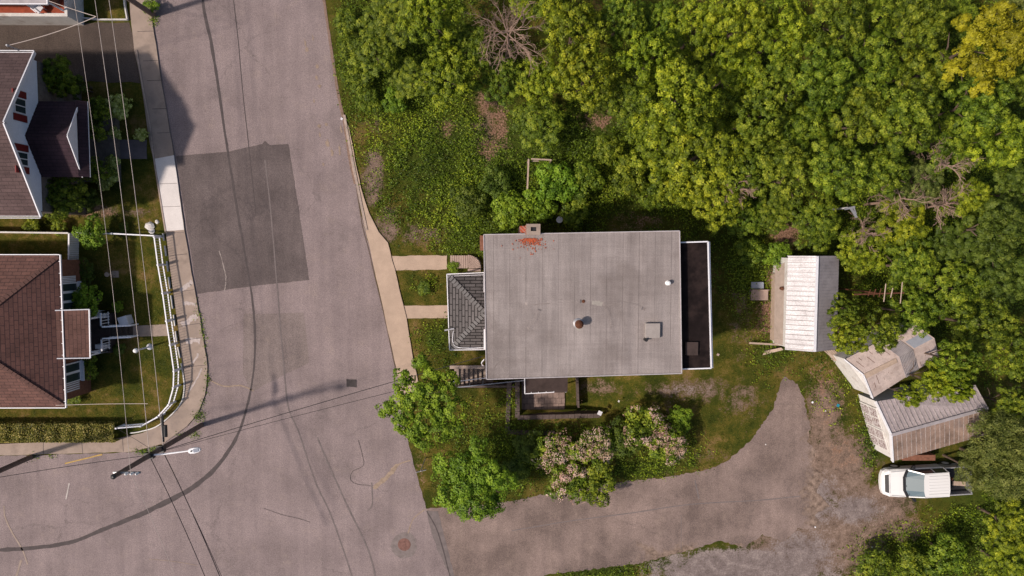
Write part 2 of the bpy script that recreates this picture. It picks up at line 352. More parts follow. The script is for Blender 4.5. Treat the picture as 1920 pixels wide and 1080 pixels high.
# ---------------------------------------------------------------- ground with zones
def axis(lo, hi, step):
    a = np.arange(lo, hi+1e-6, step)
    return np.concatenate([[-220, -120, -70, -48], a, [48, 70, 120, 220]]) if lo < -36 else np.concatenate([[-220, -110, -60, -38], a, [30, 50, 90, 200]])
def blobs(PX, PY, lst):
    out = np.zeros(PX.shape)
    for cx, cy, rx, ry, st in lst:
        d = np.sqrt(((PX-cx)/rx)**2+((PY-cy)/ry)**2); out = np.maximum(out, st*np.clip(1.35-d*.85, 0, 1))
    return out
def inpoly(PX, PY, poly):
    ins = np.zeros(PX.shape, bool); n = len(poly)
    for i in range(n):
        x0, y0 = poly[i]; x1, y1 = poly[(i+1) % n]
        if y0 == y1: continue
        c = ((y0 > PY) != (y1 > PY)) & (PX < (x1-x0)*(PY-y0)/(y1-y0)+x0); ins ^= c
    return ins
def world2px(X, Y, Z=0.0):
    Mi = np.array(M3.transposed()); v = Mi @ np.stack([X, Y, np.full(X.shape, 0.0)+Z-H])
    return 960+F*v[0]/-v[2], 540-F*v[1]/-v[2]
def dip(X, Y):
    """sunken patio and stair well beside the grey roofed house"""
    z = np.zeros(X.shape)
    inx = (X > -.7) & (X < 9.5) & (Y > -11.35) & (Y < -7.0)
    ch = (X < 1.15) & (Y < -9.15)
    t = np.clip((9.5-X)/4.0, 0, 1); z[inx & ~ch] = (-1.2*t)[inx & ~ch]
    z[(X > -3.42) & (X < 1.15) & (Y > -9.28) & (Y < -8.05)] = -1.6
    return z
def build_ground():
    xs = axis(-37, 37, .16); ys = axis(-27.2, 18, .16); nx, ny = len(xs), len(ys)
    X, Y = np.meshgrid(xs, ys); X = X.ravel(); Y = Y.ravel(); PX, PY = world2px(X, Y)
    lush = blobs(PX, PY, [(760, 110, 160, 140, 1), (900, 300, 200, 130, 1), (1100, 300, 160, 130, 1), (900, 420, 90, 70, 1), (1400, 480, 60, 90, .8),
        (1330, 240, 300, 220, 1), (1750, 300, 300, 350, 1), (1640, 820, 40, 60, .9), (1750, 1040, 120, 60, .9), (1110, 1065, 100, 22, .9), (1850, 1000, 120, 120, .9),
        (950, 850, 90, 80, .8), (820, 640, 40, 40, .75), (1200, 880, 90, 25, .8), (1450, 660, 60, 50, .7)])
    dirt = blobs(PX, PY, [(700, 330, 22, 60, .95), (725, 425, 30, 40, .8), (790, 440, 60, 22, .7), (1300, 730, 110, 26, .7), (1390, 750, 50, 40, .62), (1250, 760, 40, 20, .5), (1130, 730, 60, 20, .6),
        (1390, 600, 28, 90, .55), (1545, 780, 40, 80, .95), (1560, 880, 80, 80, 1.15), (1630, 955, 90, 60, 1.1), (1560, 1010, 100, 70, 1.2), (1500, 1040, 120, 50, 1.2), (1690, 990, 60, 30, .8),
        (920, 250, 45, 80, .6), (700, 240, 30, 30, .5), (190, 395, 40, 14, .8), (250, 400, 40, 12, .6), (1330, 860, 70, 22, .5), (812, 495, 20, 18, .4), (100, 395, 90, 12, .7)])
    lit = blobs(PX, PY, [(905, 195, 18, 34, .75), (935, 235, 22, 46, .8), (915, 280, 24, 22, .7), (840, 240, 26, 22, .6), (945, 290, 40, 14, .4), (1475, 440, 30, 34, .9), (1435, 600, 20, 50, .8), (1120, 225, 40, 20, .7),
        (1190, 415, 60, 20, .6), (1545, 710, 35, 45, .55), (1580, 850, 45, 45, .5), (170, 400, 60, 10, .7), (640, 250, 8, 90, .5), (60, 38, 80, 7, .6), (1450, 520, 18, 22, .8),
        (785, 890, 12, 50, .5), (1560, 780, 50, 60, .4), (1700, 980, 60, 30, .4)])
    grav = blobs(PX, PY, [(1390, 1070, 160, 40, 1.3), (1500, 1040, 70, 50, .9), (1605, 955, 50, 28, 1.0), (1540, 940, 50, 60, .75), (1290, 730, 60, 14, .5)])
    Z = dip(X, Y)
    me = bpy.data.meshes.new('ground'); me.vertices.add(nx*ny); me.vertices.foreach_set('co', np.stack([X, Y, Z], 1).ravel())
    i = np.arange(nx-1)[None, :]+np.arange(ny-1)[:, None]*nx; i = i.ravel(); q = np.stack([i, i+1, i+1+nx, i+nx], 1)
    nf = len(q); me.loops.add(nf*4); me.loops.foreach_set('vertex_index', q.ravel().astype(np.int32)); me.polygons.add(nf)
    me.polygons.foreach_set('loop_start', np.arange(nf, dtype=np.int32)*4); me.update(calc_edges=True)
    a = me.attributes.new('zone', 'FLOAT_COLOR', 'POINT'); a.data.foreach_set('color', np.stack([lush, dirt, lit, grav], 1).ravel())
    me.materials.append(M['ground']); o = bpy.data.objects.new('ground', me); C.objects.link(o); tag(o, kind='structure')
build_ground()

def sheet(name, pts, z, mat, amp=.05, step=.35, side=0.0):
    poly = rough([p for p in pts], step, amp); mb = MB()
    if side: mb.prism(poly, z-side, z)
    else: mb.quad(*[(p.x, p.y, z) for p in poly])
    o = mb.build(name, mat)
    if o.data.polygons[0].normal.z < 0: o.data.flip_normals()
    return tag(o, kind='structure')

ROAD = [(180, -700), (284, 0), (286, 45), (302, 150), (322, 270), (346, 432), (362, 530), (375, 600), (389, 688), (385, 740), (372, 775), (350, 800), (307, 832), (250, 848), (0, 855), (-1400, 880),
        (-1400, 1700), (1000, 1700), (845, 1080), (822, 1000), (799, 952), (782, 892), (767, 837), (752, 770), (742, 690), (701, 505), (692, 460), (682, 425), (670, 360), (660, 320), (652, 270), (641, 210), (630, 140), (620, 70), (608, 0), (510, -700)]
sheet('road', pxs(ROAD), .010, M['asphalt'], .035)
DRIVE = [(799, 952), (870, 950), (960, 940), (1002, 930), (1150, 905), (1250, 895), (1325, 880), (1360, 867), (1397, 835), (1412, 820), (1450, 765), (1460, 727), (1470, 707), (1482, 712), (1495, 720), (1507, 745), (1512, 775), (1520, 800), (1514, 826), (1530, 846), (1520, 872), (1544, 894), (1530, 922), (1556, 948),
         (1528, 966), (1538, 992), (1496, 990), (1470, 1016), (1430, 1002), (1396, 1026), (1350, 1014), (1300, 1030), (1240, 1045), (1200, 1056), (1020, 1078), (980, 1400), (1000, 1700), (845, 1080), (822, 1000)]
sheet('driveway', pxs(DRIVE), .016, M['drive'], .06, .14)
sheet('road_patch', pxs([(330, 293), (430, 284), (492, 270), (497, 264), (506, 272), (541, 270), (560, 390), (580, 525), (470, 537), (370, 551)]), .015, M['patch'], .02)
sheet('road_patch', pxs([(457, 588), (500, 588), (570, 586), (580, 680), (470, 735), (456, 700)]), .0145, asphalt('old_patch', (.185, .15, .142), (.10, .08, .08, 1), (.24, .19, .165, 1)), .02)
sheet('road_patch', pxs([(800, 957), (822, 958), (852, 1080), (845, 1080), (820, 1030), (806, 990)]), .0205, M['seal2'], .04)
sheet('side_driveway', pxs([(-500, 42), (0, 46), (120, 44), (243, 42), (250, 70), (263, 155), (160, 153), (0, 152), (-500, 155)]), .012, M['blacktop'], .05)
# pavements, 0.12 m kerb
SW = [(176, -300), (243, 0), (246, 45), (252, 95), (265, 160), (281, 270), (287, 298), (310, 432), (319, 505), (332, 600), (342, 685), (347, 730), (337, 762), (303, 797), (266, 812), (213, 824), (0, 832), (-700, 850),
      (-700, 872), (0, 854), (250, 847), (307, 831), (350, 799), (372, 774), (385, 739), (389, 687), (375, 600), (362, 530), (346, 432), (322, 270), (302, 150), (286, 45), (284, 0), (222, -300)]
sheet('sidewalk', pxs(SW, .1), .10, M['concrete'], .02, .6, .11)
sheet('sidewalk_slab', pxs([(288, 298), (326, 291), (345, 431), (309, 433)], .105), .106, M['newconc'], .012, .5, .05)
SWR = [(644, 212), (648, 225), (655, 240), (666, 300), (677, 352), (692, 400), (710, 435), (727, 455), (740, 505), (762, 595), (776, 680), (785, 720), (752, 765), (743, 690), (702, 505), (693, 460), (683, 425), (671, 360), (661, 320), (653, 270)]
sheet('sidewalk', pxs(SWR, .08), .08, M['tanconc'], .02, .6, .09)
sheet('garden_path', pxs([(735, 480), (838, 479), (838, 505), (741, 507)]), .03, M['tanconc'], .03, .3, .05)
sheet('garden_path', pxs([(755, 573), (843, 572), (843, 596), (761, 597)]), .03, M['tanconc'], .03, .3, .05)
sheet('garden_path', pxs([(241, 611), (312, 608), (316, 630), (241, 631)]), .03, M['concrete'], .02, .4, .05)
sheet('garden_path', pxs([(195, 262), (275, 262), (276, 298), (225, 298), (195, 285)]), .03, worn('dark_path', (.13, .11, .115), .2, 2), .02, .4, .05)
# worn marks, seals, cracks on the road
def mark(pts, wd, mat, z=.021, name='road_crack', sm=True, jit=.25):
    o = ribbon(smoothpath(pxs(pts), 6) if sm else pxs(pts), wd, z, jit).build(name, mat); tag(o, kind='structure')
mark([(376, -40), (383, 20), (398, 90), (412, 180), (425, 270), (446, 400), (470, 540), (478, 620), (476, 690), (466, 750), (446, 815), (412, 868), (370, 908), (320, 937), (260, 966), (200, 990), (140, 1014), (70, 1027), (0, 1031), (-90, 1036)],
     [.16, .2, .16, .14, .14, .12, .14, .12, .16, .24, .32, .34, .32, .28, .26, .26, .22, .22], M['seal'])
mark([(438, 0), (447, 80), (455, 170), (466, 270), (480, 400)], .05, M['seal'])
mark([(497, 300), (508, 400), (519, 530), (530, 660), (540, 760), (560, 810), (590, 900), (622, 970), (660, 1080)], .09, M['seal2'])
mark([(595, 820), (620, 880), (652, 950), (690, 1030), (706, 1090)], .1, M['seal2'])
mark([(672, 825), (680, 855), (681, 873), (661, 884), (658, 900), (672, 908), (695, 910)], .035, M['seal'])
mark([(697, 905), (698, 945), (690, 957)], .09, M['seal2'])
mark([(770, 863), (745, 872), (728, 892), (700, 916)], [.08, .3, .3, .1], M['sand'], jit=.5)
mark([(797, 955), (775, 973), (765, 1000)], .07, M['sand'], jit=.5)
mark([(8, 948), (10, 970), (24, 1000), (42, 1030), (52, 1058)], .1, M['concrete'])
mark([(40, 1050), (30, 1085)], .14, M['concrete'])
mark([(495, 953), (530, 965), (560, 972), (582, 979)], .03, M['seal']); mark([(280, 1048), (330, 1053), (370, 1060)], .03, M['sand'])
mark([(393, 712), (420, 724), (452, 723), (476, 733)], .08, M['sand'])
mark([(604, -20), (612, 30), (622, 100), (633, 170), (646, 235), (656, 300), (666, 345)], .16, worn('gutter_dirt', (.20, .135, .105), .3, 8), name='road_crack')
mark([(668, 350), (680, 425), (692, 470), (701, 512), (720, 590), (742, 695)], .06, worn('gutter_dirt_dark', (.11, .08, .065), .3, 8))
mark([(960, 995), (1060, 978), (1180, 962), (1300, 945), (1420, 938), (1500, 930)], .07, M['seal2'], z=.0215)
mark([(1303, 900), (1310, 935)], .09, M['seal2'], z=.022); mark([(1277, 965), (1277, 1030)], .04, M['seal2'], z=.022)
mark([(800, 958), (822, 1000), (845, 1085)], .08, M['seal'], z=.0225)
mark([(122, 869), (192, 852)], .09, M['yellow'], name='road_marking'); mark([(130, 906), (124, 936)], .09, M['whiteline'], name='road_marking')
for a, b in [((411, 470), (424, 520)), ((424, 520), (421, 545))]: mark([a, ((a[0]+b[0])/2+1, (a[1]+b[1])/2), b], .05, worn('pale_scrape', (.27, .23, .215), .3, 9), name='road_scrape', z=.0225, jit=.8)
for y in (60, 115, 152, 205, 250): mark([(248+.19*y, y), (286+.135*y, y-1)], .03, M['seal'], z=.105, name='pavement_joint', sm=False)
for y in (345, 388, 437): mark([(262+.1085*y*1.0-0, y), (285+.14*y, y-1)], .025, M['seal2'], z=.111, name='pavement_joint', sm=False)
for (a, b) in [((316, 480), (352, 476)), ((324, 548), (365, 543)), ((333, 612), (376, 606)), ((337, 638), (380, 633)), ((345, 688), (388, 684)), ((231, 820), (233, 846)), ((155, 826), (157, 850)), ((83, 829), (83, 852))]:
    mark([a, b], .03, M['seal'], z=.105, name='pavement_joint', sm=False)
for a, b, ww in [((340, 545), (362, 528), .3), ((345, 568), (368, 572), .22), ((342, 610), (370, 592), .35), ((350, 640), (376, 640), .3), ((362, 680), (372, 662), .12), ((354, 735), (380, 690), .1)]:
    mark([a, ((a[0]+b[0])/2+3, (a[1]+b[1])/2-2), b], ww, worn('pale_scuff', (.42, .36, .34), .25, 7), z=.1045, jit=.6, name='pavement_mark')
for (x, y, ww, ll) in ((575, 92, .22, 10), (572, 80, .1, 14), (586, 70, .08, 12), (594, 124, .16, 9), (594, 145, .14, 10), (600, 161, .2, 6), (589, 189, .1, 8), (599, 236, .22, 8), (611, 233, .18, 6), (600, 252, .1, 10), (615, 268, .24, 14), (622, 285, .14, 16), (606, 308, .16, 6), (637, 280, .12, 22), (640, 240, .1, 18)):
    mark([(x-1, y-ll/2), (x+random.uniform(-1, 1), y), (x+1, y+ll/2)], [ww*.2, ww, ww*.9, ww*.2], M['sandstain'], z=.0215, jit=.7, name='sand_stain')
# kerb stones
def strip_wall(name, pts, wd, z0, z1, mat, label, cat, closed=False):
    mb = MB()
    for a, b in zip(pts[:-1], pts[1:]):
        a = Vector((a[0], a[1], 0)); b = Vector((b[0], b[1], 0)); d = (b-a).normalized(); nr = Vector((-d.y, d.x, 0))*wd/2
        mb.prism([a-nr, b-nr, b+nr, a+nr], z0, z1)
    return single(name, mb, mat, label, cat, loc=(pts[0][0], pts[0][1], 0))

# ---------------------------------------------------------------- foliage
def leafmesh(name, c, nrm, size, tint, mat, bend=.15, asp=.7):
    n = len(c); t = rng.normal(size=(n, 3)); t -= nrm*(t*nrm).sum(1, keepdims=True); t /= np.linalg.norm(t, axis=1, keepdims=True)+1e-9
    b = np.cross(nrm, t); L = size[:, None]
    v = np.stack([c-t*L*.5, c+b*L*.5*asp, c+t*L*.5-nrm*L*bend, c-b*L*.5*asp], 1).reshape(-1, 3)
    me = bpy.data.meshes.new(name); me.vertices.add(4*n); me.vertices.foreach_set('co', v.ravel())
    me.loops.add(4*n); me.loops.foreach_set('vertex_index', np.arange(4*n, dtype=np.int32)); me.polygons.add(n)
    me.polygons.foreach_set('loop_start', np.arange(n, dtype=np.int32)*4); me.update(calc_edges=True)
    a = me.attributes.new('tint', 'FLOAT', 'FACE'); a.data.foreach_set('value', np.clip(tint, 0, 1).astype(np.float32))
    me.materials.append(mat); return me
def unit(v): return v/(np.linalg.norm(v, axis=-1, keepdims=True)+1e-9)
def crown_pts(Rr, Hh, zc, nl, lr, nc, nleaf, cr, leaf, spread=.8, seed=0):
    """lobes -> clumps -> leaves: gives centres, normals, sizes, tints"""
    global rng
    rng = np.random.default_rng(seed)
    ang = np.arange(nl)*2.39996+rng.uniform(0, 6); rad = np.sqrt((np.arange(nl)+.5)/nl)*Rr*spread*rng.uniform(.85, 1.1, nl)
    lx, ly = rad*np.cos(ang), rad*np.sin(ang); lz = Hh*np.sqrt(np.clip(1-(rad/(Rr*1.05))**2, 0, 1))*rng.uniform(.55, 1.0, nl)
    lobes = np.stack([lx, ly, lz-Hh*.25], 1); rl = Rr*lr*rng.uniform(.75, 1.25, nl)
    k = np.repeat(np.arange(nl), nc); d = rng.normal(size=(len(k), 3)); d[:, 2] = np.abs(d[:, 2])*1.1-.25; d = unit(d)
    cc = lobes[k]+d*rl[k][:, None]*rng.uniform(.6, 1.08, len(k))[:, None]*np.array([1, 1, .8]); ct = rng.uniform(0, 1, len(k))*.5+rng.uniform(0, .35, nl)[k]
    j = np.repeat(np.arange(len(k)), nleaf); e = rng.normal(size=(len(j), 3)); e = unit(e+d[j]*.7)
    rr = rng.uniform(.25, 1, len(j))**.6; c = cc[j]+e*rr[:, None]*cr*np.array([1, 1, .65]); nr = unit(e*.75+d[j]*.55+np.array([0, 0, .6])+rng.normal(size=(len(j), 3))*.32)
    c[:, 2] += zc; t = ct[j]*.8+rng.uniform(0, .4, len(j))-.12+.18*e[:, 2]
    return c, nr, leaf*rng.uniform(.65, 1.25, len(j)), t
def trunk_mb(h, r, seed, Rr, nb=6):
    rd = random.Random(seed); mb = MB(); lean = (rd.uniform(-.15, .15), rd.uniform(-.15, .15))
    pts = [(lean[0]*h*t*t, lean[1]*h*t*t, h*t) for t in (0, .25, .5, .75, 1)]; mb.tube(pts, [r*1.4, r, r*.85, r*.65, r*.35], 7)
    for i in range(nb):
        a = i*2.4+rd.random(); t = rd.uniform(.45, .85); s_ = Vector((lean[0]*h*t*t, lean[1]*h*t*t, h*t)); L = Rr*rd.uniform(.5, .85)
        e = s_+Vector((math.cos(a)*L, math.sin(a)*L, h*.22)); m_ = (s_+e)/2+Vector((0, 0, h*.05)); mb.tube([s_, m_, e], [r*.45, r*.3, r*.1], 5)
    return mb
VAR = {}
def variant(key, **k):
    c = crown_pts(k['R'], k['Hh'], k['zc'], k['nl'], k['lr'], k['nc'], k['nleaf'], k['cr'], k['leaf'], k.get('spread', .8), k['seed'])
    VAR[key] = (leafmesh('crown', *c, M['leafY'], asp=k.get('asp', .7)), trunk_mb(k['zc']+k['Hh']*.3, k.get('tr', .13), k['seed'], k['R']).build('trunk', M['bark']), k)
    o = VAR[key][1]; C.objects.unlink(o)
for i in range(4): variant(('maple', i), R=2.6, Hh=2.0, zc=5.0, nl=19+i, lr=.215, nc=15, nleaf=44, cr=.27, leaf=.15, seed=10+i, spread=.90)
for i in range(4): variant(('fine', i), R=2.4, Hh=1.9, zc=5.0, nl=24, lr=.19, nc=15, nleaf=52, cr=.24, leaf=.12, seed=30+i, spread=.90)
for i in range(2): variant(('dense', i), R=2.4, Hh=1.7, zc=2.9, nl=20, lr=.25, nc=18, nleaf=50, cr=.28, leaf=.125, seed=50+i, spread=.82)
for i in range(2): variant(('willow', i), R=2.5, Hh=1.8, zc=4.0, nl=18, lr=.27, nc=16, nleaf=44, cr=.4, leaf=.17, seed=60+i, asp=.35)
for i in range(3): variant(('shrub', i), R=1.0, Hh=.8, zc=.9, nl=9, lr=.36, nc=12, nleaf=34, cr=.2, leaf=.10, seed=70+i, tr=.05)
for i in range(2): variant(('round', i), R=.8, Hh=.75, zc=.45, nl=14, lr=.32, nc=14, nleaf=30, cr=.12, leaf=.085, seed=80+i, spread=.7, tr=.04)
used = {}
def tree(kind, px, py, rpx, mat, label, name='tree', cat='tree', group=None, zs=1.0, i=None):
    ks = [k for k in VAR if k[0] == kind]; k = ks[(used.get(kind, 0) if i is None else i) % len(ks)]; used[kind] = used.get(kind, 0)+1
    me, tr, kk = VAR[k]
    zc = kk['zc']
    sc = 1.0
    for _ in range(4):
        s_px = (H-(zc+.6*kk['Hh'])*sc*zs)/F; sc = rpx*s_px/kk['R']
    loc = P(px, py, (zc+.3*kk['Hh'])*sc*zs); loc.z = 0
    root = thing(name, label, cat, loc, random.uniform(0, 6.28), group); root.scale = (sc, sc, sc*zs)
    o = bpy.data.objects.new('crown', me); C.objects.link(o); o.parent = root
    o.material_slots[0].link = 'OBJECT'; o.material_slots[0].material = M[mat]
    t = tr.copy(); C.objects.link(t); t.parent = root
    return root
# ================================================================ main house
ZR = 6.5
def main_house():
    rc = pxs([(907, 440), (1274, 433), (1278, 700), (912, 711)], ZR)
    h = thing('flat_roofed_house', 'two storey brick house under a wide flat grey membrane roof', 'house', (rc[3].x, rc[3].y, 0))
    x0, x1, y0, y1 = -1.15, 10.1, -7.50, .78
    xr = [p for p in rc]
    MB().slab(xr, .22).build('roof', M['membrane'], h)
    mb = MB()
    for a, b in zip(xr, xr[1:]+xr[:1]): mb.bar(a+Vector((0, 0, .008)), b+Vector((0, 0, .008)), .05, .08)
    mb.build('roof_edge', worn('dull_roof_edge', (.40, .37, .38), .15, 4), h)
    ins = [(xr[3].x+.1, xr[3].y+.1), (xr[2].x-.1, xr[2].y+.1), (xr[1].x-.1, xr[1].y-.1), (xr[0].x+.1, xr[0].y-.1)]
    MB().prism(ins, -1.4, ZR-.24).build('wall', M['brick'], h)
    # brick pier that stands proud of the street front
    MB().box(-1.40, -1.06, -.15, .72, 0, 6.0).build('brick_pier', M['brownbrick'], h)
    for (wy, wz) in ((-2.0, 4.2), (-5.4, 4.2)):
        f = MB().box(-1.20, -1.02, wy-.6, wy+.6, wz, wz+1.3).build('window', M['white'], h)
        MB().box(-1.215, -1.16, wy-.5, wy+.5, wz+.1, wz+1.2).build('pane', M['glass'], f)
    for (wx, wz) in ((1.2, 4.1), (5.4, 4.1), (8.3, 4.1), (7.0, 1.0)):
        yw = rc[3].y+(rc[2].y-rc[3].y)*(wx-rc[3].x)/(rc[2].x-rc[3].x)+.1
        f = MB().box(wx-.55, wx+.55, yw-.05, yw+.1, wz, wz+1.3).build('window', M['white'], h)
        MB().box(wx-.45, wx+.45, yw-.06, yw-.04, wz+.1, wz+1.2).build('pane', M['glass'], f)
    # chimney outside the upper wall
    c = P(1000, 430, 7.55)
    ch = MB().box(c.x-.42, c.x+.34, c.y-.30, c.y+.24, 0, 7.45).box(c.x-.72, c.x-.42, c.y-.16, c.y+.22, 0, 6.5).build('chimney', M['brick'], h)
    mb = MB(); q = [(c.x-.39, c.x+.39, c.y-.31, c.y-.10), (c.x-.39, c.x+.39, c.y+.13, c.y+.30), (c.x-.39, c.x-.14, c.y-.10, c.y+.13), (c.x+.17, c.x+.39, c.y-.10, c.y+.13)]
    for a in q: mb.box(*a, 7.45, 7.57)
    mb.build('chimney_cap', M['concrete'], ch); MB().box(c.x-.14, c.x+.17, c.y-.10, c.y+.13, 7.44, 7.462).build('flue', M['black'], ch)
    # turbine vent, small vents, hatch
    v = P(1086, 608, ZR+.55); mb = MB().lathe((v.x, v.y, ZR+.0), [(0, .30), (.04, .24), (.06, .15), (.42, .15)], 18)
    vo = mb.build('roof_vent', M['metal'], h, smooth=False)
    MB().lathe((v.x, v.y, ZR+.42), [(0, .15), (.06, .24), (.2, .25), (.3, .16), (.34, .04)], 16).build('vent_cap', M['rust'], vo)
    v = P(1254, 531, ZR+.3); MB().lathe((v.x, v.y, ZR), [(0, .14), (.02, .10), (.25, .10), (.26, .13), (.31, .11), (.34, .03)], 14).build('vent_pipe', M['insul'], h)
    v = P(1094, 565, ZR); MB().lathe((v.x, v.y, ZR), [(0, .10), (.03, .09), (.05, .05)], 12).build('roof_drain', M['rust'], h)
    a = P(1210, 634, ZR+.2); b = P(1238, 606, ZR+.2)
    MB().box(a.x, b.x, a.y, b.y, ZR, ZR+.24).build('roof_hatch', worn('hatch_felt', (.29, .26, .245), .1, 3), h, bevel=.03)
    v = P(1211, 637, ZR+.2); MB().lathe((v.x, v.y, ZR), [(0, .11), (.3, .07), (.32, .10), (.36, .10)], 12).build('vent_pipe', M['black'], h)
    # raised wrinkles of the membrane
    for pts in ([(985, 570), (1020, 566), (1060, 564), (1090, 565)], [(1130, 570), (1155, 567), (1185, 571), (1205, 578)], [(1137, 577), (1145, 595), (1147, 612)], [(1012, 580), (1002, 605), (990, 617)]):
        mb = MB(); mb.tube([p+Vector((0, 0, -.59)) for p in smoothpath(pxs(pts, ZR), 5)], .60, 64); mb.build('membrane_fold', M['membrane'], h, smooth=True)
    M['roofmark'] = worn('roof_mark', (.19, .162, .153), .15, 2); M['roofpale'] = worn('roof_pale_patch', (.29, .265, .24), .12, 2)
    for pts, ww in (([(985, 571), (1020, 567), (1060, 564), (1092, 566)], .16), ([(1135, 571), (1158, 567), (1186, 571), (1210, 580)], .18), ([(1134, 575), (1143, 595), (1146, 616)], .08), ([(1014, 580), (1003, 600), (991, 618)], .07), ([(920, 700), (935, 680), (960, 668)], .06)):  # thin darker strips, mostly tracing the membrane folds
        ribbon(smoothpath(pxs(pts, ZR), 5), ww, ZR+.004, .5).build('roof_mark', M['roofmark'], h)
    for pts, ww in (([(1076, 604), (1079, 613), (1090, 617)], .2), ([(1110, 567), (1120, 568), (1130, 570)], .22)):
        ribbon(smoothpath(pxs(pts, ZR), 4), ww, ZR+.0065, .5).build('roof_mark', M['roofpale'], h)
    # back lean-to roof, black tar
    rp = pxs([(1273, 455), (1327, 453), (1333, 690), (1277, 692)], 5.9); rp[0].x -= .25; rp[3].x -= .25
    bk = MB().slab(rp, .15).build('back_roof', M['tar'], h)
    mb = MB(); rp2 = [p+Vector((0, 0, .02)) for p in rp]
    for k, (a, b) in enumerate(((0, 1), (1, 2), (2, 3))): mb.bar(rp2[a], rp2[b], .07, .12)
    d = Vector((.12, 0, -.1)); mb.bar(rp2[1]+d, rp2[2]+d, .05, .08); mb.build('gutter', M['white'], bk)
    a = P(1285, 666, 6.0); b = P(1309, 641, 6.0); MB().box(a.x, b.x, a.y, b.y, 5.9, 6.06).build('hatch_cover', M['tarbrown'], bk, bevel=.02)
    MB().box(10.05, 11.55, -6.6, .2, 0, 5.72).build('back_annex_wall', M['brownbrick'], h)
    # hipped porch roof towards the street
    z = 3.2; e = pxs([(838, 514), (908, 511), (910, 655), (843, 656)], z); ap = Vector((-1.16, (e[1].y+e[2].y)/2, 4.55)); e[1].x = e[2].x = -1.16
    mb = MB(); mb.quad(e[0], e[3], ap, mi=1); mb.quad(e[3], e[2], ap, mi=0); mb.quad(e[1], e[0], ap, mi=0)
    mb.quad(*[p-Vector((0, 0, .12)) for p in (e[0], e[1], e[2], e[3])], mi=0)
    pr = mb.build('porch_roof', [M['slate'], M['slatey']], h)
    mb = MB()
    for q in (e[0], e[3]):
        for t in np.linspace(.05, .95, 14):
            p = q.lerp(ap, t)+Vector((0, 0, .03)); d = (ap-q).normalized(); sd = Vector((-d.y, d.x, 0))*.16
            mb.slab([p-sd-d*.09, p+sd-d*.09, p+sd+d*.09, p-sd+d*.09], .02)
    mb.build('hip_tiles', M['slatecap'], pr)
    mb = MB(); g0 = [p+Vector((0, 0, .03)) for p in e]
    for a, b in ((1, 0), (0, 3), (3, 2)): mb.bar(g0[a], g0[b], .05, .14)
    ii = [g0[1]+Vector((0, -.13, 0)), g0[0]+Vector((.17, -.13, 0)), g0[3]+Vector((.17, .13, 0)), g0[2]+Vector((0, .13, 0))]
    for a, b in ((0, 1), (1, 2), (2, 3)):
        mb.bar(ii[a], ii[b], .025, .1)
        L = (ii[b]-ii[a]).length; n = int(L/.32)
        for k in range(n+1):
            p = ii[a].lerp(ii[b], k/n); q = (Vector((0, -.1, .02)) if a == 0 else Vector((.1, 0, .02)) if a == 1 else Vector((0, .1, .02))); mb.bar(p, p+q, .03, .03)
    mb.build('gutter', M['white'], pr)
    for y in (e[0].y-.25, (e[0].y+e[3].y)/2, e[3].y+.25): MB().tube([(e[0].x+.3, y, 0), (e[0].x+.3, y, 3.08)], .07, 8).build('porch_post', M['white'], h)
    MB().box(e[0].x+.2, -1.16, e[3].y+.2, e[0].y-.2, 0, .35).build('porch_floor', M['concrete'], h)
    # cable and bracket on the porch roof, downpipe at the corner
    cb = smoothpath([P(850, 620, 3.4), P(849, 640, 3.4), P(856, 650, 3.4), P(880, 653, 3.4), P(908, 652, 3.5)], 5); MB().tube(cb, .022, 6).build('cable', M['white'], h)
    mb = MB(); q = P(843, 617, 3.3); mb.bar(q+Vector((-.3, -.05, .2)), q+Vector((.3, .05, .2)), .09, .05).bar(q, q+Vector((0, 0, .25)), .04, .04); mb.build('antenna_bracket', M['metal'], h)
    MB().tube(smoothpath([Vector((-1.16, -6.5, 6.1)), Vector((-1.33, -6.8, 5.6)), Vector((-1.22, -7.1, 4.8)), Vector((-1.4, -7.3, 3.0)), Vector((-1.2, -7.4, .2))], 5), .03, 6).build('downpipe', M['white'], h)
    # cellar door canopy
    z = 1.25; k = pxs([(983, 700), (1065, 700), (1064, 735), (984, 738)], z); k[0].y = k[1].y = -7.4
    cn = MB().slab(k, .1).build('door_canopy', M['tarbrown'], h)
    mb = MB(); mb.bar(k[0]+Vector((0, 0, .03)), k[3]+Vector((0, 0, .03)), .06, .1).bar(k[3]+Vector((0, 0, .02)), k[2]+Vector((-.9, 0, .02)), .05, .08)
    for t in (.15, .32, .5, .68): p = k[3].lerp(k[2], t); mb.bar(p, p+Vector((0, .1, .06)), .04, .04)
    mb.build('canopy_edge', M['white'], cn)
    for x in (k[3].x+.1, k[2].x-.1): MB().tube([(x, k[3].y+.1, -1.2), (x, k[3].y+.1, 1.14)], .05, 8).build('canopy_post', M['white'], h)
    MB().box(2.0, 2.9, -7.56, -7.40, -1.2, .8).build('cellar_door', M['dirtywhite'], h)
main_house()
# crumbled brick on the roof
mb = MB(); rd = random.Random(3)
for i in range(300):
    p = P(996+rd.gauss(0, 8 if i % 4 else 18), 447+abs(rd.gauss(0, 1))*(6 if i % 4 else 16), ZR)
    if p.y > .93: continue
    k = rd.uniform(.015, .05); z0 = ZR+.004; mb.prism([(p.x+k*math.cos(a+i)*rd.uniform(.6, 1), p.y+k*math.sin(a+i)) for a in (0, 1.5, 3.1, 4.6)], z0, z0+rd.uniform(.02, .06))
single('brick_rubble', mb, M['debris'], 'orange crumbled brick rubble lying on the grey roof below the chimney', 'rubble', kind='stuff')

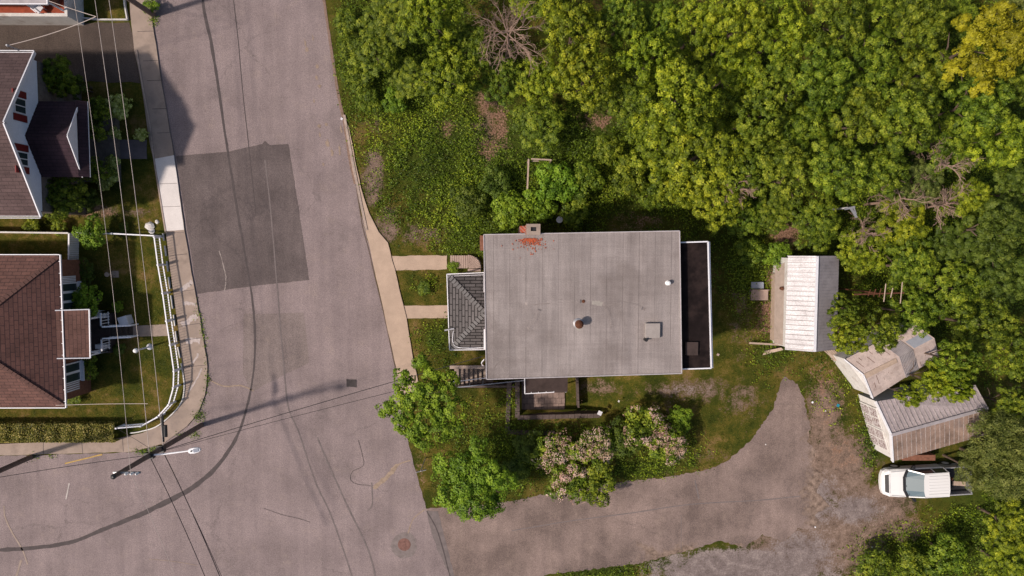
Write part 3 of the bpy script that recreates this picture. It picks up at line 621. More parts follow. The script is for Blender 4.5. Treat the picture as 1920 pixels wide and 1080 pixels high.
# stair down the side, retaining walls, patio
def stairs():
    xa = P(852, 700).x; st = thing('outdoor_stairs', 'shaded concrete steps going down beside the flat roofed house', 'stairs', (xa, -8.6, 0))
    y1, y0 = P(0, 692).y, P(0, 724).y
    for i in range(8):
        x = xa+.30*i; mb = MB().box(x, x+.30 if i < 7 else x+.5, y0, y1, -1.5, .02-.15*i); mb.build('step', M['concrete'], st)
    MB().box(xa-.3, -1.3, y1, y1+.22, -1.3, .16).build('side_wall', M['kerb'], st)
    MB().box(xa-.1, 1.0, y0-.14, y0, -1.3, .10).build('side_wall', M['block'], st)
    z = .9; MB().tube([P(840, 717, z), P(912, 708.5, z), Vector((P(912, 708, z).x+.3, P(912, 707, z).y, .7))], .028, 6).build('handrail', M['white'], st)
    MB().tube([P(836, 728, .75), P(880, 724, .75), P(985, 713, .5)], .035, 6).build('handrail', M['bluegrey'], st)
    for px in (845, 880, 905):
        a = P(px, 728-(px-840)*.1, .75); MB().tube([(a.x, a.y, -1), a], .025, 6).build('rail_post', M['bluegrey'], st)
stairs()
def blockwall(pts, z0, z1, label, wd=.3):
    mb = MB()
    for a, b in zip(pts[:-1], pts[1:]):
        a = Vector((a[0], a[1], 0)); b = Vector((b[0], b[1], 0)); L = (b-a).length; d = (b-a)/L; n = max(1, int(L/.42)); nr = Vector((-d.y, d.x, 0))*wd/2
        for i in range(n):
            p = a+d*L*i/n+d*.012; q = a+d*L*(i+1)/n-d*.012; zt = z1+random.uniform(-.025, .025); j = nr*random.uniform(.94, 1.05)
            mb.prism([p-j, q-j, q+j, p+j], z0, zt)
    return single('retaining_wall', mb, M['block'], label, 'wall', loc=(pts[0][0], pts[0][1], 0))
pv = lambda x, y, z=0: P(x, y, z)
blockwall([pv(955, 716, .1), pv(951, 810, .1), pv(1040, 812, .1)], -.2, .12, 'outer low block wall in an L around the sunken patio')
blockwall([pv(970, 712, .0), pv(970, 783, .0), pv(1125, 779, .0)], -1.4, .05, 'inner dark block retaining wall edging the sunken patio')
blockwall([pv(1083, 708, -.3), pv(1085, 765, -.3)], -1.2, -.35, 'thin low concrete divider right of the paved patio', .12)
mb = MB(); pp = pxs([(978, 716), (1059, 716), (1059, 771), (978, 771)], -1.12); mb.prism([(p.x, p.y) for p in pp], -1.35, -1.12)
tag(mb.build('patio', M['paver']), kind='structure')
# curved boardwalk
def ramp():
    r = thing('boardwalk', 'curved wooden plank boardwalk between garden path and brick house', 'boardwalk', P(870, 492))
    mb = MB(); z0, z1 = .28, .36
    xs = np.linspace(844, 877, 9)
    for a, b in zip(xs[:-1], xs[1:]):
        mb.prism(pxs([(a+.3, 503), (b-.3, 503), (b-.3, 479), (a+.3, 479)], z1), z0, z1+random.uniform(-.01, .01))
    c = (877, 503); n = 11
    for i in range(n):
        a0, a1 = R_(90*i/n+.6), R_(90*(i+1)/n-.6); q = lambda a, r: (c[0]+r*.98*math.sin(a), c[1]-r*math.cos(a))
        mb.prism(pxs([q(a0, 2), q(a1, 2), q(a1, 25), q(a0, 25)], z1), z0, z1+random.uniform(-.01, .01))
    mb.prism(pxs([(877, 504), (901, 504), (901, 509), (877, 509)], z1), z0-.1, z1-.05)
    mb.build('deck', M['plank'], r)
    path = [P(c[0]+26*math.sin(a), c[1]-26*math.cos(a), .9) for a in np.linspace(.7, 1.57, 6)]+[P(903, 511, .9)]
    MB().tube(path, .03, 6).build('handrail', M['black'], r)
    for p in path[::2]: MB().tube([(p.x, p.y, 0), p], .022, 6).build('rail_post', M['metal'], r)
ramp()

# ================================================================ white gabled house (left)
def white_house():
    ze, za, xf = 4.8, 7.5, -27.42
    yt, yb = P(80, 98, ze).y, P(93, 406, ze).y; ym = P(24, 230, za).y; xl = -46
    h = thing('white_gabled_house', 'white sided house with dark brown gable roof and red shutters', 'house', (xf, ym, 0))
    mb = MB(); mb.slab([(xf, yt, ze), (xf, ym, za), (xl, ym, za), (xl, yt, ze)], .16); mb.slab([(xf, yb, ze), (xf, ym, za), (xl, ym, za), (xl, yb, ze)], .16)
    rf = mb.build('roof', M['purproof'], h)
    mb = MB(); u = Vector((.035, 0, 0))
    for y in (yt, yb): mb.bar(Vector((xf, y, ze))+u, Vector((xf, ym, za))+u, .07, .2)
    mb.build('rake_board', M['white'], rf)
    for y, s_ in ((yt, 1), (yb, -1)):
        MB().bar((xf, y+s_*.09, ze-.02), (xl, y+s_*.09, ze-.02), .035, .12).bar((xf, y-s_*.02, ze+.02), (xl, y-s_*.02, ze+.02), .03, .07).build('gutter', M['white'], rf)
    wx = xf-.28; yt2, yb2 = yt-.35, yb+.35
    w_ = MB(); k = lambda y: ze+(za-ze)*(1-abs(y-ym)/((yt-yb)/2))-.2
    w_.add([(wx, yb2, 4.2), (wx, yt2, 4.2), (wx, yt2, k(yt2)), (wx, ym, k(ym)), (wx, yb2, k(yb2))], [(0, 1, 2, 3, 4)])
    w_.add([(wx-.2, yb2, 4.2), (wx-.2, yt2, 4.2), (xl, yt2, 4.2), (xl, yb2, 4.2)], [(0, 1, 2, 3)])
    zz = 4.25
    while zz < 7.2:      # clapboards
        d = (za-.2-zz)/(za-ze)*((yt-yb)/2) if zz > ze-.2 else 99; a, b = max(yb2, ym-d+.12), min(yt2, ym+d-.12)
        if b-a > .2: w_.add([(wx+.028, a, zz), (wx+.028, b, zz), (wx+.004, b, zz+.145), (wx+.004, a, zz+.145)], [(0, 1, 2, 3)]); w_.add([(wx, a, zz-.001), (wx, b, zz-.001), (wx+.028, b, zz), (wx+.028, a, zz)], [(0, 1, 2, 3)])
        zz += .15
    w_.build('siding_wall', M['siding'], h)
    MB().box(xl, wx+.03, yb2-.02, yt2+.02, 0, 4.2).build('stone_wall', M['stone'], h)
    for i, (a, b, c_, d, sa, sb) in enumerate([(183, 213, 50, 68, (172, 188), (211, 227)), (284, 311, 53, 72, (268, 285), (311, 325))]):
        y1 = P(60, a, 5.9).y; y0 = P(60, b, 5.9).y; z0, z1 = 5.35, 6.3
        f = MB().box(wx, wx+.07, y0, y1, z0, z1).build('window', M['white'], h)
        ymm = (y0+y1)/2
        MB().box(wx+.02, wx+.078, y0+.07, ymm-.03, z0+.07, z1-.07).box(wx+.02, wx+.078, ymm+.03, y1-.07, z0+.07, z1-.07).build('pane', M['glass'], f)
        for (yy0, yy1) in ((y1+.03, y1+.42), (y0-.42, y0-.03)): MB().box(wx, wx+.06, yy0, yy1, z0-.08, z1+.08).build('shutter', M['darkred'], h)
    MB().box(wx, wx+.06, ym-.1, ym+.1, 6.95, 7.12).build('gable_vent', M['metal'], h)
    # gabled porch
    rz, pz, px0, px1 = 5.5, 4.2, wx, -25.25; y1, y0 = P(165, 190, pz).y, P(172, 332, pz).y; yc = (y1+y0)/2
    mb = MB(); mb.slab([(px0, y1, pz), (px1, y1, pz), (px1, yc, rz), (px0, yc, rz)], .1); mb.slab([(px0, y0, pz), (px1, y0, pz), (px1, yc, rz), (px0, yc, rz)], .1)
    pr = mb.build('porch_roof', M['darkroof'], h)
    mb = MB(); e = px1+.03
    for y in (y1, y0): mb.bar((e, y, pz), (e, yc, rz), .05, .12)
    mb.bar((e+.42, y0, pz-.04), (e+.42, y1, pz-.04), .035, .05); mb.build('porch_trim', M['white'], pr)
    gz = 4.55; gy = (rz-gz)/(rz-pz)*(y1-yc)
    MB().add([(e-.02, yc-gy, gz), (e-.02, yc+gy, gz), (e-.02, yc, rz-.06)], [(0, 1, 2)]).build('porch_gable', M['white'], h)
    MB().slab([(e-.05, y0, gz), (e-.05, y1, gz), (e+.42, y1, pz), (e+.42, y0, pz)], .05).build('porch_pent_roof', M['darkroof'], h)
    for y in (y0+.2, y1-.2): MB().tube([(wx+.7, y, 0), (wx+.7, y, pz-.1)], .08, 8).build('porch_post', M['bark'], h)
    MB().box(wx+.06, px1, y0+.1, y1-.1, 0, .5).build('porch_floor', M['stone'], h)
    a = P(17, 96, 5.6); MB().tube([(a.x, yt+.12, 4.2), (a.x, yt+.12, 5.7)], .05, 8).lathe((a.x, yt+.12, 5.7), [(0, .09), (.1, .05)], 8).build('service_mast', M['metal'], h)
    return (a.x, yt+.12, 5.7)
MAST = white_house()

# ================================================================ red brown hipped house (lower left)
def hip_house():
    ze, k = 3.2, .5; a = P(112, 479, ze); b = P(112, 763, ze); xf, yt, yb = a.x, a.y, b.y; d = (yt-yb)/2; yc = (yt+yb)/2; zt = ze+k*d; xl = xf-14
    h = thing('hip_roofed_house', 'brick bungalow with a large reddish brown hipped shingle roof', 'house', (xf, yc, 0))
    mb = MB(); A, B, T = Vector((xf, yt, ze)), Vector((xf, yb, ze)), Vector((xf-d, yc, zt))
    mb.quad(B, A, T, mi=0); mb.quad(A, (xl, yt, ze), (xl, yc, zt), T, mi=1); mb.quad((xl, yb, ze), B, T, (xl, yc, zt), mi=1); mb.quad(A-Vector((0, 0, .1)), B-Vector((0, 0, .1)), (xl, yb, ze-.1), (xl, yt, ze-.1))
    M['redroofx'] = shingle('brown_red_shingles_x', (.15, .078, .064, 1), (.115, .061, .052, 1), (.05, .03, .028, 1), .21, .55, 'X', .016)
    rf = mb.build('roof', [M['redroof'], M['redroofx']], h)
    mb = MB()
    for q in (A, B):
        for t in np.linspace(.03, .97, 26):
            p = q.lerp(T, t)+Vector((0, 0, .035)); dd = (T-q).normalized(); sd = Vector((-dd.y, dd.x, 0)).normalized()*.13; mb.slab([p-sd-dd*.12, p+sd-dd*.12, p+sd+dd*.12, p-sd+dd*.12], .02)
    mb.build('ridge_cap', worn('ridge_shingles', (.12, .064, .053), .2, 4), rf)
    mb = MB(); mb.bar((xf+.05, yb-.05, ze+.01), (xf+.05, yt+.05, ze+.01), .06, .12).bar((xf, yt+.05, ze), (xl, yt+.05, ze), .05, .12).bar((xf, yb-.05, ze), (xl, yb-.05, ze), .05, .12)
    for i in range(13): y = yb+(yt-yb)*(i+.5)/13; mb.bar((xf-.05, y, ze+.05), (xf+.08, y, ze+.06), .03, .03)
    mb.build('gutter', M['white'], rf)
    wx = xf-.30; MB().box(xl, wx, yb+.3, yt-.3, 0, ze-.1).build('wall', M['brownbrick'], h)
    for (p1, p0, sh) in ((530, 583, (519, 528)), (681, 718, (721, 733))):
        y1, y0 = P(125, p1, 2.2).y, P(125, p0, 2.2).y
        f = MB().box(wx, wx+.10, y0, y1, 1.25, 3.0).build('window', M['white'], h); n = 3 if y1-y0 > 1.5 else 2; ww = (y1-y0)/n; mb = MB()
        for i in range(n): mb.box(wx+.05, wx+.115, y0+ww*i+.08, y0+ww*(i+1)-.08, 1.35, 2.9)
        mb.build('pane', M['glass'], f)
        MB().box(wx+.10, wx+.30, y0-.05, y1+.05, 1.15, 1.24).build('window_sill', M['palegrey'], f)
        ys1, ys0 = P(125, sh[0], 2.2).y, P(125, sh[1], 2.2).y; mb = MB()
        for i in range(4): yy = ys0+(ys1-ys0)*i/3; mb.box(wx, wx+.05, yy-.035, yy+.035, 1.3, 2.95)
        mb.build('shutter', M['white'], h)
    # porch
    z1, z0 = 3.35, 2.75; q = [P(116, 582, z1), P(168, 580, z0), P(170, 671, z0), P(116, 672, z1)]; q[0].x = q[3].x = wx
    pr = MB().slab([q[0], q[1], q[2], q[3]], .1).build('porch_roof', M['redroof2'], h)
    mb = MB()
    for i, j in ((0, 1), (1, 2), (2, 3)): mb.bar(q[i]+Vector((0, 0, .02)), q[j]+Vector((0, 0, .02)), .06, .1)
    mb.build('porch_trim', M['white'], pr)
    zf = .75; f = pxs([(150, 588), (206, 588), (206, 662), (150, 662)], zf); MB().prism([(p.x, p.y) for p in f], 0, zf).build('porch_floor', worn('dark_porch_floor', (.06, .045, .045), .3, 3), h)
    x1 = f[1].x; ya, yb_ = P(206, 612, zf).y, P(206, 634, zf).y
    for i in range(4): MB().box(x1+.27*i, x1+.27*(i+1), yb_, ya, 0, zf-.18*(i+1)+.06).build('step', M['blacktop'], h)
    zr = zf+.95
    def rail(a, b, z_a, z_b, g0, g1):
        o = MB().bar((a[0], a[1], z_a), (b[0], b[1], z_b), .09, .05).build('railing', M['white'], h); MB().bar((a[0], a[1], g0+.12), (b[0], b[1], g1+.12), .05, .05).build('bottom_rail', M['white'], o); mb = MB(); L = math.dist(a, b); n = max(2, int(L/.17))
        for i in range(n+1):
            t = i/n; x_, y_ = a[0]+(b[0]-a[0])*t, a[1]+(b[1]-a[1])*t; w2 = .045 if i in (0, n) else .018
            mb.box(x_-w2, x_+w2, y_-w2, y_+w2, g0+(g1-g0)*t, z_a+(z_b-z_a)*t+(.05 if i in (0, n) else -.02))
        mb.build('baluster_row', M['white'], o)
    Y1, Y0 = P(190, 585, zr).y, P(190, 660, zr).y; Ya, Yb = P(190, 613, zr).y, P(190, 635, zr).y; X0, X1 = P(170, 600, zr).x, P(189, 600, zr).x+.0
    rail((X0, Y1), (X1, Y1), zr, zr, zf, zf); rail((X1, Y1), (X1, Ya), zr, zr, zf, zf); rail((X1, Ya), (X1+1.45, Ya), zr, zr-.75, zf, 0)
    rail((X0, Y0), (X1, Y0), zr, zr, zf, zf); rail((X1, Y0), (X1, Yb), zr, zr, zf, zf); rail((X1, Yb), (X1+1.45, Yb), zr, zr-.75, zf, 0)
    MB().box(X0-.1, X1-.1, Y1-.45, Y1-.15, zf, zf+.4).build('bench', M['white'], h); MB().box(X0-.1, X1-.1, Y0+.12, Y0+.4, zf, zf+.4).build('bench', M['white'], h)
    for y in (f[0].y-.15, f[2].y+.15): MB().tube([(x1-.25, y, zf), (x1-.25, y, 2.66)], .06, 8).build('porch_post', M['white'], h)
    return Vector((xf, P(113, 757, ze).y, ze))
DROP = hip_house()

# ================================================================ red decked house (top left corner)
def corner_house():
    h = thing('red_balcony_house', 'brick house with a red deck behind white parapet at upper left corner', 'house', P(60, -30))
    z = 1.5; a = P(-120, 26, z); b = P(125, 27, z); x1, y0 = b.x, b.y; xl = x1-10; yt = y0+9
    MB().box(xl, x1, y0, yt, 0, z).build('deck', M['reddeck'], h)
    MB().box(xl, x1+.18, y0-.2, y0, 0, z+.22).box(x1, x1+.18, y0, yt, 0, z+.22).build('parapet', M['dirtywhite'], h)
    zr = 3.4; c = P(90, 7, zr); MB().slab([(xl-6, c.y, zr), (c.x, c.y, zr), (c.x, c.y+7, zr+.4), (xl-6, c.y+7, zr+.4)], .15).build('roof', M['tingrey'], h)
    MB().bar((c.x, c.y-.03, zr), (c.x, c.y+7, zr+.4), .06, .16).bar((xl-6, c.y-.03, zr), (c.x, c.y-.03, zr), .05, .14).build('gutter', M['white'], h)
    MB().box(xl-6, c.x-.5, c.y+.6, c.y+7, 0, zr-.1).build('wall', M['brownbrick'], h)
    MB().tube([(c.x-.2, c.y+.2, z), (c.x-.2, c.y+.2, zr-.1)], .06, 8).build('porch_post', M['white'], h)
    ch = thing('garden_chair', 'white garden chair standing on the red deck at upper left', 'chair', (P(80, 20, z).x, P(80, 20, z).y, z), .9)
    MB().box(-.24, .24, -.22, .22, .38, .43).build('seat', M['palegrey'], ch, local=True); MB().slab([(-.24, .2, .42), (.24, .2, .42), (.24, .3, .9), (-.24, .3, .9)], .04).build('backrest', M['palegrey'], ch, local=True)
    for x in (-.2, .2):
        for y in (-.18, .18): MB().tube([(x, y, 0), (x, y, .39)], .022, 6).build('leg', M['palegrey'], ch, local=True)
        MB().bar((x*1.25, -.2, .62), (x*1.25, .22, .62), .05, .03).build('armrest', M['white'], ch, local=True)
corner_house()

# ================================================================ sheds
def ribs(mb, e0, e1, r0, r1, n, wd=.035, h=.03, mi=0):
    """raised seams from eave line e0-e1 to ridge line r0-r1"""
    e0, e1, r0, r1 = map(Vector, (e0, e1, r0, r1)); nr = (e1-e0).cross(r0-e0).normalized(); nr = nr if nr.z > 0 else -nr
    for i in range(n+1):
        t = i/n; a = e0.lerp(e1, t)+nr*h*.4; b = r0.lerp(r1, t)+nr*h*.4; mb.bar(a, b, wd, h, mi)
def shed_one():
    e, rz = 2.5, 3.45; yt, yb = P(1500, 480, e).y, P(1500, 655, e).y
    xl, xm, xr = P(1474, 560, e).x, P(1530, 560, rz).x, P(1571, 560, e).x
    h = thing('tin_roofed_shed', 'long white shed with pale ribbed left slope and grey right slope', 'shed', (xm, (yt+yb)/2, 0))
    mb = MB().slab([(xl, yb, e), (xl+.05, yt, e), (xm, yt, rz), (xm+.03, yb, rz)], .06); ribs(mb, (xl, yb, e), (xl, yt, e), (xm, yb, rz), (xm, yt, rz), 19, .03, .03); mb.build('pale_roof_slope', M['tin'], h)
    mb = MB().slab([(xr, yb, e), (xr, yt, e), (xm, yt, rz), (xm+.03, yb, rz)], .06); ribs(mb, (xr, yb, e), (xr, yt, e), (xm, yb, rz), (xm, yt, rz), 30, .03, .02); mb.build('grey_roof_slope', M['tingrey'], h)
    MB().bar((xm, yb, rz+.03), (xm, yt, rz+.03), .16, .05).build('ridge_cap', M['palegrey'], h)
    w_ = MB(); w_.prism([(xl+.1, yb+.12), (xr-.1, yb+.12), (xr-.1, yt-.12), (xl+.1, yt-.12)], 0, e-.08)
    for y in (yb+.12, yt-.12): w_.add([(xl+.1, y, e-.1), (xr-.1, y, e-.1), (xm, y, rz-.1)], [(0, 1, 2)])
    w_.build('wall', M['dirtywhite'], h)
    x0 = P(1453, 560, .9).x; y1 = P(1460, 502, .9).y; y0 = P(1460, 643, 1).y
    mb = MB().slab([(x0, y0, .9), (x0-.05, y1, .9), (xl+.12, yt-.4, 2.0), (xl+.12, y0, 2.0)], .06); ribs(mb, (x0, y0, .9), (x0, y1, .9), (xl+.12, y0, 2.0), (xl+.12, yt-.4, 2.0), 16, .02, .015); mb.build('lean_to_roof', M['tan_tin'], h)
    MB().box(x0+.08, xl+.1, y0+.1, y1-.4, 0, .8).build('lean_to_wall', M['board'], h)
    p = P(1467, 541, 1.9); MB().lathe((p.x, p.y, 1.65), [(0, .1), (.25, .1), (.27, .13), (.33, .06)], 10).build('flue_pipe', M['rust'], h)
shed_one()
def shed_generic(name, label, ridge, eL, eR, zr, ze, matL, matR, nL, nR, wallmat, inset=.1, ribmat=None):
    """ridge, eL, eR: pairs of pixel points (front, back)"""
    r = [P(*p, zr) for p in ridge]; l = [P(*p, ze) for p in eL]; q = [P(*p, ze) for p in eR]
    c = (l[0]+l[1]+q[0]+q[1])/4; h = thing(name, label, 'shed', (c.x, c.y, 0))
    mb = MB().slab([l[0], l[1], r[1], r[0]], .06)
    if nL: ribs(mb, l[0], l[1], r[0], r[1], nL, .04, .03, 1)
    mb.build('roof_slope', [matL, ribmat or matL], h)
    mb = MB().slab([q[0], q[1], r[1], r[0]], .06)
    if nR: ribs(mb, q[0], q[1], r[0], r[1], nR, .022, .02, 1)
    mb.build('roof_slope', [matR, ribmat or matR], h)
    cc = c.copy()
    def ins(p, z): d = Vector((cc.x-p.x, cc.y-p.y, 0)).normalized()*inset; return Vector((p.x+d.x, p.y+d.y, z))
    w_ = MB(); W = [ins(p, 0) for p in (l[0], l[1], q[1], q[0])]; w_.prism([(p.x, p.y) for p in W], 0, ze-.09)
    for a, b, t in ((0, 3, r[0]), (1, 2, r[1])): tt = ins(t, zr-.12); w_.add([(W[a].x, W[a].y, ze-.1), (W[b].x, W[b].y, ze-.1), tt], [(0, 1, 2)])
    w_.build('wall', wallmat, h)
    return h, r, l, q, W
# shed two: pinkish patched roof
h2, r2, l2, q2, W2 = shed_generic('patched_roof_shed', 'old garage with patched pinkish roof and pale boarded front wall', [(1620, 703), (1752, 634)], [(1584, 674), (1712, 606)], [(1637, 746), (1760, 668)], 3.15, 2.5,
    M['oldroof'], M['oldroof'], 0, 0, M['dirtywhite'])
mb = MB(); a, b = r2[0], r2[1]
mb.slab([a.lerp(l2[0], .05)+Vector((0, 0, .05)), a.lerp(b, .45)+(l2[0]-r2[0])*.02+Vector((0, 0, .07)), a.lerp(b, .45)+(q2[0]-r2[0])*.16+Vector((0, 0, .07)), a.lerp(q2[0], .16)+Vector((0, 0, .06))], .03); mb.build('loose_ridge_board', M['board'], h2)
mb = MB(); f0, f1 = .50, .68; s1, s2 = l2[0].lerp(l2[1], f0), l2[0].lerp(l2[1], f1); t1, t2 = q2[0].lerp(q2[1], f0), q2[0].lerp(q2[1], f1); m1, m2 = r2[0].lerp(r2[1], f0), r2[0].lerp(r2[1], f1); up = Vector((0, 0, .025))
mb.slab([t1+up, t2+up, m2+up, m1+up], .03); ribs(mb, t1+up, t2+up, m1+up, m2+up, 9, .05, .05); mb.slab([s1.lerp(m1, .4)+up, s2.lerp(m2, .4)+up, m2+up, m1+up], .03); ribs(mb, s1.lerp(m1, .4)+up, s2.lerp(m2, .4)+up, m1+up, m2+up, 9, .05, .05); mb.build('corrugated_patch', M['tingrey'], h2)
mb = MB(); s3 = l2[0].lerp(l2[1], .72); s4 = l2[0].lerp(l2[1], .98); n3, n4 = r2[0].lerp(r2[1], .72), r2[0].lerp(r2[1], .98)
mb.slab([s3.lerp(n3, .55)+up*.7, s4.lerp(n4, .55)+up*.7, n4.lerp(s4, .02)+up*.7, n3.lerp(s3, .02)+up*.7], .03); mb.build('metal_sheet', M['bluegrey'], h2)
mb = MB()
for f in (.08, .14, .22, .30, .37, .44, .74, .83, .9):
    for A, B in ((l2, .0), (q2, .0)):
        s_ = A[0].lerp(A[1], f); t_ = r2[0].lerp(r2[1], f); u0 = random.uniform(.05, .5); mb.bar(s_.lerp(t_, u0)+up*.4, s_.lerp(t_, u0+random.uniform(.15, .4))+up*.4+Vector((random.uniform(-.05, .05), 0, 0)), .02, .012)
mb.build('roofing_seam', M['rust'], h2)
mb = MB(); mb.bar(l2[0]+Vector((-.05, 0, -.02)), r2[0]+Vector((-.05, 0, -.02)), .06, .2).bar(q2[0]+Vector((-.05, 0, -.02)), r2[0]+Vector((-.05, 0, -.02)), .06, .2); mb.build('rake_board', M['white'], h2)
# shed three: ribbed grey/rusty roof with peeling doors
h3, r3, l3, q3, W3 = shed_generic('ribbed_roof_shed', 'garage with ribbed grey and rusty tin roof and peeling panelled doors', [(1672, 815), (1852, 765)], [(1643, 753), (1828, 722)], [(1675, 865), (1850, 815)], 3.5, 2.5,
    M['mauvetin'], M['rusttin'], 22, 20, M['dirtywhite'], .12, worn('worn_roof_ribs', (.36, .32, .31), .55, 4))
mb = MB(); mb.bar(l3[0]+Vector((-.05, 0, -.02)), r3[0]+Vector((-.05, 0, -.02)), .08, .22).bar(q3[0]+Vector((-.05, 0, -.02)), r3[0]+Vector((-.05, 0, -.02)), .08, .22); mb.build('rake_board', M['white'], h3)
MB().bar(r3[0]+Vector((0, 0, .04)), r3[1]+Vector((0, 0, .04)), .2, .05).build('ridge_cap', M['tingrey'], h3)
a, b = W3[0], W3[3]; d = (b-a).normalized(); nr = Vector((d.y, -d.x, 0)); nr = nr if nr.x < 0 else -nr; L = (b-a).length
for k in range(2):
    p = a+d*(L*(.12+.385*k)); q = a+d*(L*(.12+.385*(k+1))-.04)
    dr = MB().prism([p+nr*.02, q+nr*.02, q+nr*.09, p+nr*.09], .1, 2.15).build('door', M['dirtywhite'], h3)
    mb = MB(); ll = (q-p).length
    for r_ in range(2):
        for c_ in range(2):
            u0, u1 = (.08+c_*.46)*ll, (.08+c_*.46+.40)*ll; z0, z1 = .2+r_*1.0, 1.08+r_*.98; mb.prism([p+d*u0+nr*.08, p+d*u1+nr*.08, p+d*u1+nr*.10, p+d*u0+nr*.10], z0, z1)
    mb.build('door_panel', M['peel'], dr)
mb = MB(); p = P(1730, 862, 1.6); mb.box(p.x-.9, p.x+1.3, p.y-.28, p.y+.1, 0, .9); single('brick_stack', mb, M['brownbrick'], 'rusty orange brick stack under the eave of the ribbed garage', 'bricks', loc=(p.x, p.y, 0))
# gate boards between sheds
p = pxs([(1543, 655), (1560, 653), (1582, 676), (1567, 676)], .7); mb = MB(); n = 5
for i in range(n): a = p[0].lerp(p[1], i/(n-1)); b = p[3].lerp(p[2], i/(n-1)); mb.bar(a, b, .09 if i not in (0, 4) else .07, .04, 0)
mb.bar(p[0]+Vector((0, 0, -.3)), p[0]+Vector((0, 0, .02)), .06, .06).bar(p[3]+Vector((0, 0, -.6)), p[3], .06, .06); single('wooden_gate', mb, M['board'], 'sloping slatted wooden gate between white shed and patched garage', 'gate', loc=(p[0].x, p[0].y, 0))
mb = MB().bar(P(1405, 643, .35), P(1470, 647, .35), .12, .03).bar(P(1408, 643, 0), P(1408, 643, .35), .05, .05).bar(P(1466, 647, 0), P(1466, 647, .35), .05, .05); single('plank', mb, M['board'], 'thin raised plank left of the white shed corner', 'plank', loc=P(1405, 643))
mb = MB().slab([P(1430, 666, .05), P(1469, 656, .6), P(1465, 652, .62), P(1434, 658, .08)], .03); single('plywood_board', mb, M['board'], 'tan board leaning on the lower left corner of the white shed', 'board', loc=P(1440, 662))
mb = MB().slab([P(1409, 541, .25), P(1432, 541, .25), P(1432, 529, .4), P(1409, 529, .4)], .04).box(P(1409, 541, .2).x, P(1432, 541, .2).x, P(1409, 541, .2).y, P(1409, 530, .2).y, 0, .18); single('cold_frame', mb, M['bluegrey'], 'blue grey tilted lid panel on the grass between house and white shed', 'cold frame', loc=P(1420, 535))
mb = MB(); a, b = P(1409, 563, .3), P(1441, 543, .3); mb.box(a.x, b.x, a.y, b.y, 0, .25); mb.box(a.x-.03, b.x+.03, b.y-.05, b.y, 0, .38).box(a.x-.04, a.x, a.y, b.y, 0, .38); single('compost_box', mb, M['plank'], 'low timber compost box just below the blue grey panel', 'compost box', loc=P(1425, 553))

# ================================================================ fences, hedge kerb
def railing(name, pts, z0, z1, label, step=.16, postn=None):
    h = thing(name, label, 'fence', (pts[0].x, pts[0].y, 0)); mb = MB(); mt = MB(); ml = MB()
    for a, b in zip(pts[:-1], pts[1:]):
        A, B = Vector((a.x, a.y, 0)), Vector((b.x, b.y, 0)); L = (B-A).length; n = max(1, int(L/step))
        mt.bar(A+Vector((0, 0, z1)), B+Vector((0, 0, z1)), .075, .05); ml.bar(A+Vector((0, 0, z0)), B+Vector((0, 0, z0)), .07, .05)
        for i in range(n): q = A.lerp(B, (i+.5)/n); mb.box(q.x-.012, q.x+.012, q.y-.012, q.y+.012, z0, z1)
    mt.build('top_rail', M['white'], h); ml.build('bottom_rail', M['white'], h); mb.build('baluster_row', M['white'], h)
    for p in pts: MB().box(p.x-.05, p.x+.05, p.y-.05, p.y+.05, 0, z1+.08).build('fence_post', M['white'], h)
railing('white_railing', pxs([(289, 444), (296, 497), (305, 550), (312, 602), (319, 647), (326, 696), (325, 727), (316, 759), (295, 782), (264, 799), (218, 803)], 1.0), .33, 1.0, 'curving white railing along the street side of the bungalow lawn')
railing('white_railing', pxs([(146, 437), (210, 438), (288, 442)], 1.0), .3, 1.0, 'straight white railing along the top of the bungalow lawn', .3)
mb = MB(); a, b = P(-100, 434, 1.2), P(128, 437, 1.2); mb.bar((a.x, a.y, .6), (b.x, b.y, .6), .05, 1.2).bar((a.x, a.y, 1.21), (b.x, b.y, 1.21), .1, .04); single('board_fence', mb, M['dirtywhite'], 'solid white board fence running left between the two left houses', 'fence', loc=(b.x, b.y, 0))
mb = MB(); a, b = P(129.5, 437, 1.05), P(129, 493, 1.05)
for i in range(14): t0, t1 = i/14+.004, (i+1)/14-.004; p, q = a.lerp(b, t0), a.lerp(b, t1); mb.prism([(p.x-.02, p.y), (p.x+.02, p.y), (q.x+.02, q.y), (q.x-.02, q.y)], .04, 1.05)
mb.bar((a.x, a.y, 1.07), (b.x, b.y, 1.07), .09, .04); single('board_fence', mb, M['white'], 'short white board fence panel above the upper bungalow corner', 'fence', loc=(b.x, b.y, 0))
mb = MB(); p0 = pxs([(112, 493), (131, 492)], 1.0); mb.bar((p0[0].x, p0[0].y, .5), (p0[1].x, p0[1].y, .5), .04, 1.0); single('board_fence', mb, M['white'], 'very short white fence return touching the bungalow wall', 'fence', loc=(p0[0].x, p0[0].y, 0))
kp = smoothpath(pxs([(307, 438), (313, 480), (319, 530), (327, 590), (333, 640), (343, 690), (347, 728), (338, 760), (300, 796), (266, 808), (246, 811)]), 5)
eg = thing('stone_edging', 'broken white painted edging between bungalow lawn and pavement', 'edging', kp[0])
for i, (a, b) in enumerate(zip(kp[:-1], kp[1:])):
    if i % 3 != 2 or i > 24: MB().bar(a+Vector((0, 0, .09)), b+Vector((0, 0, .09)), .07, .14).build('edging_stone', M['dirtywhite'], eg)
mb = MB()
for pth in ([(232, -60), (236, 10), (241, 38)], [(241, 38), (190, 38), (135, 33)]):
    for a, b in zip(pth[:-1], pth[1:]): a, b = P(*a), P(*b); mb.bar(a+Vector((0, 0, .1)), b+Vector((0, 0, .1)), .08, .2)
single('stone_edging', mb, M['dirtywhite'], 'white kerb edging around the small lawn at upper left', 'edging', loc=P(241, 38))
